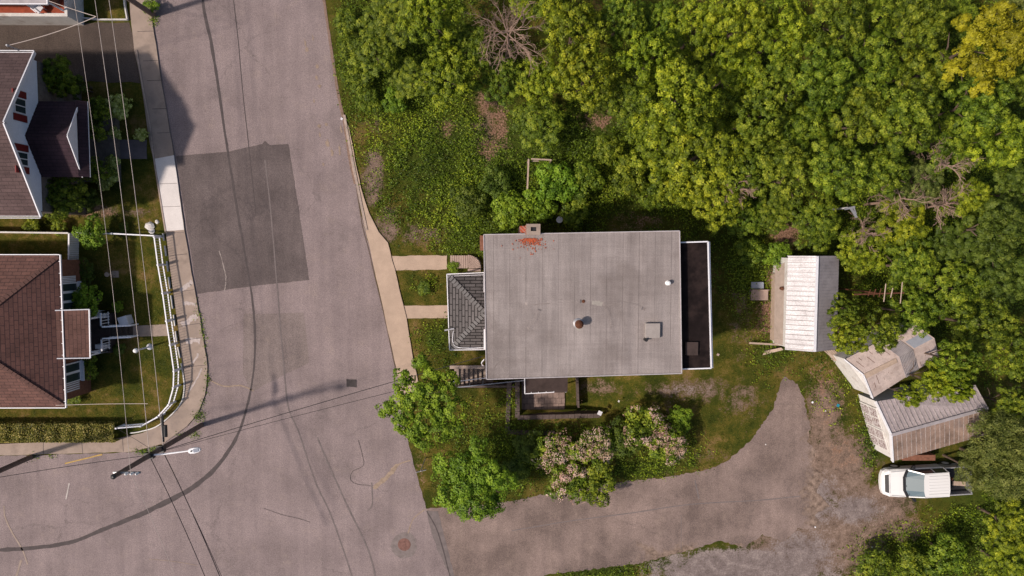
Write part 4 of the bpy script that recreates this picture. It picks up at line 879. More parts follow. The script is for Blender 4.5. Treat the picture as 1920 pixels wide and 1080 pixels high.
kp = smoothpath(pxs([(258, 95), (270, 165), (283, 235), (290, 295), (300, 360), (312, 435)]), 4); mb = MB()
for a, b in zip(kp[:-1], kp[1:]): mb.bar(a+Vector((0, 0, .07)), b+Vector((0, 0, .07)), .09, .14)
single('stone_edging', mb, M['kerb'], 'low concrete edging between gabled house lawn and pavement', 'edging', loc=kp[0])
kp = smoothpath(pxs([(646, 216), (655, 268), (667, 330), (679, 390), (688, 432)]), 4); mb = MB()
for a, b in zip(kp[:-1], kp[1:]): mb.bar(a+Vector((0, 0, .05)), b+Vector((0, 0, .05)), .16, .14)
tag(mb.build('kerb', M['kerb']), kind='structure')

# small yard items
def lathe_thing(name, px, py, prof, mat, label, cat, n=16): p = P(px, py); return single(name, MB().lathe((0, 0, 0), prof, n), mat, label, cat) if False else _lt(name, p, prof, mat, label, cat, n)
def _lt(name, p, prof, mat, label, cat, n):
    o = MB().lathe((0, 0, 0), prof, n).build(name, mat); o.location = p; return tag(o, label, cat)
b_ = thing('bird_bath', 'round stone bird bath on the bungalow lawn with square paver', 'bird bath', P(212, 514))
MB().lathe(P(212, 514), [(0, .18), (.05, .1), (.6, .07), (.66, .1), (.72, .16), (.73, .15), (.70, .03)], 16).build('basin', M['concrete'], b_)
p = P(216, 514); MB().box(p.x-.2, p.x+.25, p.y-.22, p.y+.22, 0, .05).build('paver', M['concrete'], b_)
l_ = thing('garden_lamp_post', 'white garden lamp post with globe on the lower bungalow lawn', 'lamp post', P(281, 650))
q = P(281, 650); MB().lathe(q, [(0, .22), (.12, .17), (.25, .06), (1.5, .05), (1.55, .09)], 12).build('post', M['white'], l_); MB().lathe(q, [(1.55, .06), (1.62, .13), (1.75, .16), (1.88, .12), (1.93, .02)], 14).build('globe', M['insul'], l_)
p = P(230, 602, .7); bx = MB().prism([(p.x+math.cos(a)*.42, p.y+math.sin(a)*.42) for a in (R_(62), R_(152), R_(242), R_(332))], 0, .68); single('storage_box', bx, M['palegrey'], 'square pale grey storage box beside the bungalow steps', 'box', loc=(p.x, p.y, 0))
for (x, y, r, lab) in ((282, 424, .30, 'larger pale rock by the end of the straight white railing'), (295, 416, .14, 'small pale rock above the railing corner near the pavement'), (285, 433, .2, 'flat pale rock touching the end of the straight railing')):
    p = P(x, y); rd = random.Random(x); mb = MB(); mb.lathe((0, 0, 0), [(0, r*.9), (r*.3, r), (r*.6, r*.6), (r*.68, .02)], 7); mb.v = [(v[0]*rd.uniform(.8, 1.2), v[1]*rd.uniform(.8, 1.2), v[2]) for v in mb.v]
    o = mb.build('rock', M['dirtywhite']); o.location = p; tag(o, lab, 'rock')
_lt('manhole_cover', P(758, 1021, .012)+Vector((0, 0, 0)), [(0, .44), (.006, .44), (.010, .40), (.013, .40), (.014, .05)], M['iron'], 'round rusty manhole cover sunk in the street near the bottom', 'manhole cover', 28)
sheet('road_patch', [P(758+23*math.cos(a)*(1.1 if math.sin(a) < 0 else 1), 1022-25*math.sin(a)) for a in np.linspace(0, 6.0, 16)], .0145, worn('manhole_surround', (.178, .148, .142), .25, 4), .05, .15)
mb = MB(); p = P(659, 718)
for i in range(7): mb.bar((p.x-.28, p.y-.22+i*.073, .03), (p.x+.28, p.y-.26+i*.073, .03), .035, .02)
mb.bar((p.x-.3, p.y-.26, .028), (p.x-.3, p.y+.28, .028), .05, .03).bar((p.x+.3, p.y-.3, .028), (p.x+.3, p.y+.24, .028), .05, .03).box(p.x-.28, p.x+.28, p.y-.25, p.y+.24, .016, .02)
single('drain_grate', mb, worn('dark_iron', (.07, .06, .06), .3, 5), 'grey iron drain grate in the street at the pole shadow tip', 'drain grate', loc=p)
mb = MB(); p = P(798, 858, 0); q = P(795, 872, 1.8); sp_ = thing('street_sign', 'thin grey street sign on a post between tree and road', 'sign', p)
MB().tube([p, (p.x-.1, p.y-.3, 1.9)], .03, 6).build('post', M['metal'], sp_); MB().bar((p.x-.45, p.y-.42, 1.75), (p.x+.25, p.y-.25, 1.75), .02, .2).build('sign_plate', M['metal'], sp_)
mb = MB(); p = P(1125, 775, .3); mb.prism([(p.x+.2*math.cos(a), p.y+.2*math.sin(a)) for a in (R_(20), R_(110), R_(200), R_(290))], .22, .25).bar((p.x, p.y, 0), (p.x, p.y, .22), .05, .05); single('square_plate', mb, M['palegrey'], 'tilted pale square plate above the flowering bushes', 'plate', loc=(p.x, p.y, 0))
lit_items = [(1160, 752, .1, M['dirtywhite'], 'white paper scrap on the dirt just below the grey roof', 'paper'), (641, 223, .12, M['white'], 'white paper scrap beside the road near the thicket', 'paper'),
    (1571, 760, .16, M['cyan'], 'small blue plastic scrap on the dirt left of the sheds', 'plastic'), (1523, 754, .1, M['white'], 'white scrap on the dirt left of the blue plastic', 'paper'),
    (1547, 770, .07, M['dirtywhite'], 'tiny pale scrap below left of the blue plastic', 'paper'), (1528, 988, .07, M['white'], 'tiny white scrap on the gravel left of the truck', 'paper'), (1634, 1025, .09, M['white'], 'white scrap on the grass edge below the truck', 'paper'),
    (1346, 665, .14, M['board'], 'pale board piece right of the black tar roof', 'board'), (1435, 833+0, .06, M['dirtywhite'], 'tiny pale stone on the turning drive', 'stone')]
for (x, y, r, m_, lab, cat) in lit_items:
    rd = random.Random(x+y); o = MB().slab([(r*math.cos(a)*rd.uniform(.7, 1), r*math.sin(a)*rd.uniform(.7, 1), .04+rd.uniform(0, .04)) for a in (.3, 1.9, 3.4, 5.0)], .01).build(cat+'_scrap' if cat in ('paper', 'plastic') else 'small_'+cat, m_); o.location = P(x, y, .02); tag(o, lab, cat)
# ring lid behind the house
p = P(1049, 412, .8); o = thing('barrel', 'round barrel with pale ringed lid behind the chimney', 'barrel', (p.x, p.y, 0))
MB().lathe((p.x, p.y, 0), [(0, .2), (.4, .22), (.8, .2)], 16).build('drum', M['black'], o); MB().lathe((p.x, p.y, .8), [(0, .21), (.04, .21), (.041, .14)], 20).build('rim', M['palegrey'], o); MB().lathe((p.x, p.y, .83), [(0, .12), (.05, .11), (.06, .02)], 12).build('lid', M['palegrey'], o)
# clothes line frame
o = thing('clothesline_frame', 'weathered clothesline frame of thin boards in the weeds above the chimney', 'clothesline', P(988, 375))
MB().bar(P(988, 372, 1.6), P(991, 299, 1.8), .1, .08).build('beam', M['board'], o); MB().bar(P(996, 298, 1.8), P(1034, 300, 1.7), .09, .06).bar(P(997, 302, 1.5), P(1010, 302, 1.5), .06, .05).build('crossbar', M['board'], o)
for q in ((988, 372, 1.6), (991, 299, 1.8), (1034, 300, 1.7)): a = P(*q); MB().tube([(a.x, a.y, 0), a], .05, 7).build('post', M['board'], o)
# grey swing frame corner in the wood
o = thing('metal_frame', 'grey metal frame corner poking out of the trees above the white shed', 'frame', P(1600, 392))
MB().bar(P(1584, 392, 3.2), P(1602, 388, 3.2), .12, .12).bar(P(1595, 390, 3.2), P(1606, 408, 3.2), .12, .1).bar(P(1600, 388, 3.2), P(1605, 402, 3.2), .08, .08).build('frame_bar', M['metal'], o); a = P(1602, 388, 3.2); MB().tube([(a.x, a.y, 0), a], .06, 8).build('post', M['palegrey'], o)
# tv antenna
o = thing('television_antenna', 'rusty television antenna lying over the trees right of the white shed', 'antenna', P(1600, 549))
za = 5.4; MB().tube([P(1602, 552, za), P(1695, 549, za)], .05, 6).build('boom', M['rust'], o)
for x, l_len in ((1630, 6), (1640, 7), (1650, 8), (1659, 17), (1672, 9), (1690, 20)): MB().tube([P(x+2, 549-l_len, za+.06), P(x-2, 549+l_len, za+.06)], .03, 5).build('element', M['rust'] if x < 1655 else M['board'], o)
a = P(1650, 550, za); MB().tube([(a.x, a.y, 0), a], .05, 6).build('mast', M['rust'], o)

# ================================================================ utility poles and wires
def pole(base, ztop, label, lamp=False):
    b = P(*base); h = thing('utility_pole', label, 'utility pole', b); MB().tube([b, (b.x, b.y, ztop*.5), (b.x, b.y, ztop)], [.17, .15, .12], 12).build('shaft', M['wood'], h); return h, b
h, pb = pole((378, 797), 10.4, 'tall wooden utility pole with street lamp at the left corner pavement')
o = MB().lathe((pb.x, pb.y, 10.4), [(0, .14), (.05, .14), (.12, .05)], 12).build('pole_cap', M['black'], h)
mb = MB(); mb.bar((pb.x-.3, pb.y+.05, 9.9), (pb.x+1.15, pb.y+.05, 9.9), .09, .09); mb.build('crossarm', M['metal'], h)
for dx in (.5, .78, 1.05): MB().lathe((pb.x+dx, pb.y+.05, 9.95), [(0, .05), (.08, .08), (.12, .05), (.2, .08), (.3, .03)], 10).build('insulator', M['insul'], h)
MB().box(pb.x-.25, pb.x+.25, pb.y-.16, pb.y+.16, 6.6, 6.9).box(pb.x-.18, pb.x+.22, pb.y-.2, pb.y+.2, 5.3, 5.6).build('cable_bracket', M['black'], h)
hd = P(371, 843, 7.3); st = Vector((pb.x, pb.y, 6.7))
MB().tube([st, st.lerp(hd, .35)+Vector((0, 0, .12)), st.lerp(hd, .85)+Vector((0, 0, .06))], [.055, .05, .04], 8).build('lamp_arm', M['white'], h)
d = (hd-st); d.z = 0; d.normalize(); n_ = Vector((-d.y, d.x, 0)); c0 = st.lerp(hd, .83)
sh = MB(); pr_ = [(0, .08), (.12, .15), (.35, .17), (.58, .14), (.70, .07)]
pl = [(c0+d*t+n_*w_) for t, w_ in pr_]+[(c0+d*t-n_*w_) for t, w_ in reversed(pr_)]; sh.prism([(p.x, p.y) for p in pl], 7.28, 7.42); lh = sh.build('lamp_head', M['white'], h, bevel=.03)
pl = [(c0+d*t+n_*w_) for t, w_ in ((.32, .10), (.5, .11), (.62, .08), (.62, -.08), (.5, -.11), (.32, -.10))]; MB().prism([(p.x, p.y) for p in pl], 7.42, 7.45).build('lamp_lens', M['bluegrey'], lh)
q = c0+d*.2; MB().lathe((q.x, q.y, 7.42), [(0, .05), (.06, .04)], 10).build('photocell', M['black'], lh)
h, pb2 = pole((60, 856), 10.2, 'wooden utility pole leaning out over the lower left frame edge')
h, pb3 = pole((289, 29), 10.4, 'wooden utility pole at the top of the left pavement')
def wire(a, b, sag, r, mat, label, name='overhead_wire', cat='wire', n=14, group='overhead wires from the corner pole'):
    a, b = Vector(a), Vector(b); pts = [a.lerp(b, i/n)-Vector((0, 0, 4*sag*(i/n)*(1-i/n))) for i in range(n+1)]
    mb = MB().tube([p-a for p in pts], r, 5); o = mb.build(name, mat); o.location = a; tag(o, label, cat, group); return o
def wend(px, py, z): return P(px, py, z)
wire((pb.x+.78, pb.y+.05, 10.2), (pb3.x+.78, pb3.y+.05, 10.2), .45, .012, M['wirepale'], 'pale thin wire nearest the left houses running up to the top')
wire((pb.x, pb.y+.15, 6.8), (pb3.x, pb3.y, 6.8), .35, .016, M['wirepale'], 'twisted pale wire in the middle of the three along the left houses')
wire((pb.x+.15, pb.y+.2, 5.5), (pb3.x+.1, pb3.y, 5.5), .3, .016, M['wirepale'], 'grey cable nearest the street of the three along the left houses')
wire((pb.x+.78, pb.y+.05, 10.2), P(335, 1100, 10.1), .15, .011, M['wirepale'], 'single pale wire running from pole top to the bottom edge')
wire((pb.x, pb.y-.15, 6.7), P(392, 1100, 6.7), .15, .022, M['wiredark'], 'dark cable leaving below the lamp, left of the doubled pair')
wire((pb.x+.15, pb.y-.2, 5.5), P(420, 1100, 5.5), .15, .026, M['wiredark'], 'thick dark cable of the doubled pair at the bottom')
wire((pb.x+.2, pb.y-.2, 5.6), P(424, 1100, 5.3), .1, .015, M['wiredark'], 'thin dark wire right beside the thick cable at the bottom')
wire((pb.x+.15, pb.y-.1, 5.4), (-1.25, -6.4, 5.6), .5, .02, M['wiredark'], 'dark service cable from pole to front of the grey roofed house')
wire((pb.x+.15, pb.y-.15, 5.3), (-1.25, -7.3, 5.0), .4, .014, M['wiredark'], 'thin dark line from pole to lower front corner of grey roofed house')
wire((pb.x, pb.y, 6.7), (P(-60, 905, 6.5)), .3, .018, M['wiredark'], 'dark wire from the corner pole crossing to the left edge')
wire(DROP+Vector((-.3, 0, .45)), P(277, 757, 6.4), .15, .016, M['wirepale'], 'short pale service wire from hipped roof to the middle wire')
wire(MAST, P(180, 31, 6.5), .25, .02, M['wirepale'], 'twisted pale service wire from gabled house mast to the middle wire')
wire(P(92, 2, 4.2), P(180, 31, 6.5), .15, .018, M['wirepale'], 'short pale service wire from the red decked house to the middle wire')
wire((pb.x-.1, pb.y, 6.0), P(205, 795, 1.0), .05, .012, M['wiredark'], 'thin guy wire from the corner pole down into the hedge')
a = Vector((pb.x+.12, pb.y+1.3, 5.42)); mb = MB().tube([(0, .75, 0), (0, .5, 0), (0, -.9, -.02)], [.03, .075, .07], 8); mb.tube([(.13, .1, -.05), (.14, -.6, -.05)], .11, 8); o = mb.build('splice_case', M['black']); o.location = a; tag(o, 'black splice case hanging on the cable just above the corner pole', 'splice case')

# ================================================================ pickup truck
def truck():
    t = thing('pickup_truck', 'white pickup truck parked nose left under the trees beside the sheds', 'pickup truck', (P(1740, 904.5, 1.15).x, P(1740, 904.5, 1.15).y, 0), R_(3.2))
    # local: +x backwards, nose at -x; origin below the cab front
    c = P(1651, 905, .7)-P(1740, 906); t.location.y += 0
    X = lambda px: (P(px, 906, 1.15)-P(1740, 906, 1.15)).x
    x0 = X(1651)+.38; xh = X(1698); xw = X(1724); xr = X(1770); xe = x0+5.75; w = .97
    body = MB()
    st = [(x0, .55, .52, .55, .78), (x0+.08, .78, .45, .42, .86), (x0+.35, .93, .40, .40, .97), (x0+.9, w, .38, .38, 1.08), (xh, w, .38, .38, 1.14), (xh+.6, w, .38, .38, 1.16), (xr, w, .38, .38, 1.18), (xr+.05, w, .38, .38, 1.30), (xe-.05, w*.98, .42, .42, 1.30), (xe, w*.94, .5, .5, 1.28)]
    rings = []
    for (x, hw, zl, _, zt) in st:
        b = min(.10, hw*.2); rings.append([(x, -hw, zl), (x, -hw, zt-b*1.2), (x, -hw+b, zt-.02), (x, -hw*.5, zt+.025 if x < xh+.1 else zt), (x, hw*.5, zt+.025 if x < xh+.1 else zt), (x, hw-b, zt-.02), (x, hw, zt-b*1.2), (x, hw, zl)])
    # hood and cab lower shell up to bed start (first 7), bed as side walls
    R1 = rings[:7]; vs = [v for r in R1 for v in r]; n = 8; fs = [(i*n+k, (i+1)*n+k, (i+1)*n+(k+1) % n, i*n+(k+1) % n) for i in range(6) for k in range(n)]+[tuple(range(n)), tuple(6*n+k for k in reversed(range(n)))]
    body.add(vs, fs)
    bd = body.build('body', M['carwhite'], t, local=True, smooth=False, bevel=.02)
    # bed
    mb = MB()
    for s_ in (-1, 1): mb.box(xr+.02, xe, min(s_*w, s_*(w-.08)), max(s_*w, s_*(w-.08)), .45, 1.26)
    mb.box(xr+.02, xr+.10, -w+.08, w-.08, .45, 1.25).build('bed', worn('grey_bed_paint', (.30, .30, .31), .1, 3, .4, .4), t, local=True, bevel=.02)
    MB().box(xe-.07, xe+.0, -w+.08, w-.08, .5, 1.24).build('tailgate', M['metal'], t, local=True, bevel=.02)
    MB().box(xr+.10, xe-.10, -w+.13, w-.13, .55, .72).build('bed_floor', M['black'], t, local=True)
    # cab
    zb, zt = 1.15, 1.78; lo = [(xh+.02, -.86), (xh-.12, -.5), (xh-.12, .5), (xh+.02, .86)]
    cabw = .80
    mb = MB(); A = [(xw+.02, -cabw+.04, zt-.02), (xw-.06, -.4, zt), (xw-.06, .4, zt), (xw+.02, cabw-.04, zt-.02)]; B = [(xr-.03, -cabw+.02, zt-.02), (xr-.0, -.4, zt+.01), (xr-.0, .4, zt+.01), (xr-.03, cabw-.02, zt-.02)]
    mb.add(A+B, [(4, 5, 1, 0), (5, 6, 2, 1), (6, 7, 3, 2)]); Al = [(v[0], v[1], v[2]-.07) for v in A+B]; mb.add(Al, [(0, 1, 5, 4), (1, 2, 6, 5), (2, 3, 7, 6)])
    for i in range(7): y = -.6+i*.2; mb.bar((xw+.25, y, zt+.012), (xr-.12, y, zt+.015), .045, .018)
    for (i, j) in ((0, 1), (1, 2), (2, 3)): mb.quad(A[i], A[j], Al[j], Al[i])
    for (i, j) in ((4, 5), (5, 6), (6, 7)): mb.quad((A+B)[j], (A+B)[i], Al[i], Al[j])
    mb.quad(A[0], Al[0], Al[4], B[0]); mb.quad(A[3], B[3], Al[7], Al[3]); mb.build('cab_roof', M['carwhite'], t, local=True)
    C0 = [(xh+.22, -.9, zb), (xh-.02, -.45, zb+.02), (xh-.02, .45, zb+.02), (xh+.22, .9, zb)]
    mb = MB()
    for i, j in ((0, 1), (1, 2), (2, 3)): mb.quad(C0[i], C0[j], (A[j][0], A[j][1], A[j][2]-.02), (A[i][0], A[i][1], A[i][2]-.02))
    ws = mb.build('windscreen', NT('windscreen_glass').out((.10, .14, .16, 1), .04, 1.0), t, local=True)
    mb = MB(); K = [(v[0]-.16, v[1]*1.0, v[2]-.015) for v in C0]; K[0] = (xh+.04, -.93, zb-.01); K[3] = (xh+.04, .93, zb-.01)
    for i, j in ((0, 1), (1, 2), (2, 3)): mb.quad(K[i], K[j], (C0[j][0]+.03, C0[j][1], C0[j][2]+.018), (C0[i][0]+.03, C0[i][1], C0[i][2]+.018))
    mb.bar((xh+.02, -.1, zb+.05), (xh+.22, -.75, zb+.07), .03, .02).bar((xh+.02, .6, zb+.05), (xh+.12, .05, zb+.08), .03, .02); mb.build('wiper_cowl', M['black'], t, local=True)
    for s_ in (-1, 1):
        mb = MB(); mb.quad((xh+.30, s_*.93, zb), (xr-.04, s_*.93, zb+.02), (xr-.05, s_*(cabw), zt-.08), (xw+.04, s_*(cabw), zt-.08)); mb.build('side_window', M['glass'], t, local=True)
        MB().bar((xh+.20, s_*.91, zb), (xw+.0, s_*(cabw-.02), zt-.05), .07, .05).bar((xr-.9, s_*.93, zb), (xr-.9, s_*(cabw+.0), zt-.08), .06, .03).bar((xr-.04, s_*.93, zb), (xr-.04, s_*cabw, zt-.08), .09, .04).bar((xw, s_*(cabw), zt-.055), (xr-.02, s_*cabw, zt-.055), .04, .06).build('window_frame', M['carwhite'], t, local=True)
        mb = MB(); mb.prism([(xh+.34, s_*.98), (xh+.60, s_*1.02), (xh+.64, s_*1.25), (xh+.48, s_*1.22)] if s_ > 0 else [(xh+.48, s_*1.22), (xh+.64, s_*1.25), (xh+.60, s_*1.02), (xh+.34, s_*.98)], 1.1, 1.28); mb.build('side_mirror', M['black'], t, local=True, bevel=.02)
        MB().bar((xh+.7, s_*.985, .95), (xr-.1, s_*.985, .95), .02, .05).build('door_trim', M['metal'], t, local=True)
        mb = MB().slab([(x0+.10, s_*.60, .90), (x0+.16, s_*.80, .90), (x0+.36, s_*.90, .975), (x0+.28, s_*.66, .995)], .07); mb.build('headlight', M['insul'], t, local=True)
        for x in (x0+1.0, xe-1.25):
            wh = MB().tube([(x, s_*.74, .37), (x, s_*.985, .37)], .37, 20).build('wheel', M['black'], t, local=True); MB().tube([(x, s_*.975, .37), (x, s_*.992, .37)], .22, 14).build('rim', M['palegrey'], wh, local=True)
    mb = MB(); zz = 1.115
    for s_ in (-1, 1): mb.bar((x0+.42, s_*.80, zz-.085), (xh-.05, s_*.86, zz+.02), .014, .02)
    mb.bar((x0+.34, -.66, 1.005), (x0+.34, .66, 1.005), .014, .012); mb.build('hood_seam', M['metal'], t, local=True)
    MB().slab([(x0+.06, -.56, .90), (x0+.06, .56, .90), (x0+.27, .62, 1.0), (x0+.27, -.62, 1.0)], .09).build('grille', M['black'], t, local=True)
    mb = MB(); pr = [(-.93, x0+.30), (-.80, x0+.02), (-.5, x0-.10), (0, x0-.14), (.5, x0-.10), (.80, x0+.02), (.93, x0+.30)]
    mb.prism([(x, y) for y, x in pr]+[(x0+.35, .8), (x0+.2, 0), (x0+.35, -.8)], .42, .72); mb.build('bumper', M['carwhite'], t, local=True, bevel=.03)
    mb = MB().tube([(xr+.2, -.5, 1.0), (xr+.2, .5, 1.0)], .05, 6).tube([(xr+.12, .3, .75), (xr+.6, .1, 1.15)], .12, 6); o = mb.build('scrap_metal', M['rust']); o.location = t.location; o.rotation_euler = t.rotation_euler; tag(o, 'rusty scrap lying in the truck bed behind the cab', 'scrap')
    p = P(1806, 909, 1.05); mb = MB()
    for i in range(4): mb.box(-.45+i*.23, -.45+i*.23+.21, -.15, .15, 0, .08)
    o = mb.build('wooden_pallet', M['board']); o.location = (p.x-.1, p.y, .73); o.rotation_euler = (0, 0, R_(-4)); tag(o, 'small slatted wooden pallet in the bed of the white pickup', 'pallet')
truck()
# ================================================================ trees of the wood (pixel centre, pixel radius of the crown)
G = 'trees of the wood behind the house'
T = [  # kind, x, y, r, leaf, height factor, label
('maple', 812, 28, 62, 'leafY', .8, 'bright yellow green tree at the top edge left of the bare tree'),
('fine', 730, 40, 56, 'leafM', .6, 'mid green bushy tree at the top edge nearest the road thicket'),
('maple', 872, 92, 52, 'leafM', .8, 'green tree touching the left side of the bare dead tree'),
('maple', 700, 100, 46, 'leafM', .5, 'small bushy green tree above the grassy verge by the road'),
('maple', 838, 140, 58, 'leafY', .7, 'yellow green tree just above the brown litter strip'),
('fine', 770, 150, 40, 'leafM', .45, 'low dark gapped bush tree left of the yellow green one above the litter'),
('maple', 940, 150, 46, 'leafM', .8, 'green tree directly below the bare dead tree'),
('maple', 1012, 150, 50, 'leafY', .85, 'small yellow green tree at lower right of the bare dead tree'),
('maple', 1010, 232, 52, 'leafM', .5, 'low broad green tree right of the brown litter strip'),
('maple', 1078, 55, 66, 'leafY', 1.0, 'large yellow green maple right of the bare dead tree'),
('maple', 1098, 140, 62, 'leafY', 1.0, 'yellow green maple above the small reddish clearing'),
('fine', 1000, -10, 60, 'leafY', .9, 'yellow green tree cut by the top edge over the bare tree'),
('maple', 1165, 35, 52, 'leafM', 1.0, 'darker green maple at the top right of the large yellow maple'),
('maple', 1222, 105, 56, 'leafY', 1.05, 'yellow green maple in the gap below the top centre right edge'),
('maple', 1180, 190, 52, 'leafM', .85, 'green maple right of the reddish clearing'),
('maple', 1240, 40, 44, 'leafM', .9, 'small mid green maple squeezed at top centre right'),
('maple', 1275, 190, 84, 'leafY', 1.0, 'broad light green maple, largest crown in the middle of the wood'),
('maple', 1235, 268, 66, 'leafY', .9, 'light green maple below left of the largest middle crown'),
('maple', 1330, 285, 82, 'leafY', 1.0, 'broad light green maple below right of the largest middle crown'),
('maple', 1310, 55, 62, 'leafY', 1.1, 'yellow green maple at the top edge above the largest middle crown'),
('fine', 1395, 45, 60, 'leafY', 1.1, 'fine leaved yellow green tree at the top edge, next right'),
('maple', 1375, 135, 58, 'leafY', 1.05, 'yellow green maple bordering the dark gap in the middle wood'),
('maple', 1425, 215, 60, 'leafM', 1.0, 'green maple just below the dark gap in the middle wood'),
('maple', 1415, 305, 58, 'leafM', .95, 'green maple between the middle and right parts of the wood'),
('maple', 1345, 372, 58, 'leafY', .8, 'light green maple nearest the upper right corner of the grey roof'),
('maple', 1275, 345, 50, 'leafY', .7, 'light green maple just above the grey roof edge, right part'),
('maple', 1395, 405, 44, 'leafM', .65, 'low green maple over the dark gap right of the grey roof'),
('fine', 1475, 60, 66, 'leafY', 1.15, 'large yellow green tree at the top edge right of centre'),
('fine', 1465, 150, 54, 'leafM', 1.1, 'fine leaved tree on the right side of the dark gap'),
('fine', 1565, 50, 64, 'leafM', 1.1, 'fine leaved mid green tree at the top edge, right half'),
('fine', 1540, 145, 66, 'leafM', 1.0, 'fine leaved green tree beside the long dark cleft'),
('fine', 1515, 245, 62, 'leafM', 1.0, 'fine leaved green tree at the foot of the long dark cleft'),
('fine', 1480, 325, 60, 'leafM', .9, 'fine leaved green tree above the orange brush pile'),
('fine', 1570, 320, 64, 'leafM', 1.0, 'fine leaved green tree above the grey metal frame corner'),
('fine', 1455, 400, 40, 'leafM', .6, 'small green tree left of the orange brush pile'),
('maple', 1530, 420, 52, 'leafM', .75, 'green tree overhanging the top of the long white shed'),
('fine', 1640, 30, 62, 'leafM', 1.1, 'fine leaved green tree at the top edge, fourth crown from the right'),
('fine', 1630, 120, 66, 'leafM', 1.15, 'fine leaved green crown in the upper right wood'),
('fine', 1615, 220, 64, 'leafM', 1.05, 'fine leaved green crown above the dead grey brush'),
('fine', 1725, 45, 58, 'leafM', 1.1, 'green crown at the top edge left of the golden tree'),
('fine', 1720, 130, 66, 'leafM', 1.15, 'green crown touching the left of the golden tree'),
('fine', 1700, 225, 66, 'leafM', 1.1, 'green crown below left of the golden tree'),
('fine', 1856, 88, 82, 'leafG', 1.1, 'golden yellow tree in the upper right corner'),
('fine', 1790, 30, 46, 'leafM', 1.0, 'small dark topped tree at the top edge beside the golden tree'),
('fine', 1840, 190, 58, 'leafM', 1.1, 'rounded green crown directly below the golden tree'),
('fine', 1785, 270, 62, 'leafM', 1.1, 'green crown above the bare twigs at right'),
('fine', 1880, 265, 58, 'leafY', 1.1, 'yellow green crown on the right edge below the golden tree'),
('fine', 1920, 150, 50, 'leafM', 1.0, 'green crown cut by the right edge near the golden tree'),
('fine', 1910, 5, 40, 'leafO', .9, 'dull olive tree in the very upper right corner'),
('fine', 1655, 320, 56, 'leafM', .95, 'green crown just above the tangle of dead branches'),
('fine', 1722, 345, 50, 'leafO', .85, 'olive half dead tree with bare twigs in the right wood'),
('fine', 1820, 375, 46, 'leafY', .9, 'bright yellow green tree among bare twigs at right'),
('fine', 1690, 425, 60, 'leafY', .75, 'bright yellow green tree below the tangle of dead branches'),
('fine', 1905, 355, 50, 'leafD', 1.0, 'dark green crown on the right edge above the middle'),
('fine', 1870, 430, 62, 'leafD', .95, 'dark green crown near the right edge at mid height'),
('fine', 1790, 460, 54, 'leafD', .8, 'dark green crown right of the bright yellow green tree'),
('maple', 1615, 470, 50, 'leafY', .65, 'yellow green tree right above the upper right end of the white shed'),
('maple', 1710, 500, 58, 'leafM', .7, 'green tree just above the television antenna'),
('maple', 1790, 545, 62, 'leafM', .85, 'green tree right of the television antenna'),
('fine', 1880, 520, 56, 'leafD', .95, 'dark green crown on the right edge level with the antenna'),
('maple', 1583, 583, 32, 'leafM', 1.9, 'small green tree over the right slope of the white shed'),
('maple', 1594, 628, 42, 'leafY', 1.6, 'bright yellow green bushy tree at the lower right corner of the white shed'),
('maple', 1655, 622, 42, 'leafM', 1.7, 'green tree over the upper side of the patched garage'),
('maple', 1715, 588, 48, 'leafM', 1.3, 'green tree over the back end of the patched garage'),
('maple', 1850, 610, 58, 'leafM', .9, 'green tree right of the patched garage near the right edge'),
('maple', 1798, 678, 48, 'leafM', 1.6, 'green tree between the backs of the two garages'),
('maple', 1752, 716, 42, 'leafY', 1.9, 'bright green tree hanging over the ribbed garage from the left'),
('maple', 1792, 728, 30, 'leafY', 2.2, 'small bright green tree over the ribbed garage upper slope'),
('maple', 1706, 742, 24, 'leafY', 2.4, 'small bright green bush in the gap between the two garages'),
('maple', 1905, 660, 56, 'leafM', 1.0, 'green tree on the right edge level with the patched garage'),
('maple', 1895, 760, 42, 'leafM', 1.0, 'green tree on the right edge beyond the ribbed garage'),
('willow', 1868, 820, 60, 'leafO', .95, 'olive willow like tree over the end of the ribbed garage'),
('willow', 1890, 880, 64, 'leafO', .95, 'olive willow like tree over the back of the pickup truck'),
('willow', 1826, 880, 44, 'leafO', 1.1, 'smaller olive tree between ribbed garage and truck bed'),
('maple', 1895, 985, 54, 'leafY', .8, 'yellow green tree on the right edge below the truck'),
('maple', 1885, 1060, 58, 'leafY', .7, 'yellow green tree in the bottom right corner'),
]
for kd, x, y, r, lf, zs, lab in T: tree(kd, x, y, r*.96, lf, lab, group=G, zs=zs*1.15*random.uniform(.72, 1.3))
GS = 'low bushes on the overgrown plot'
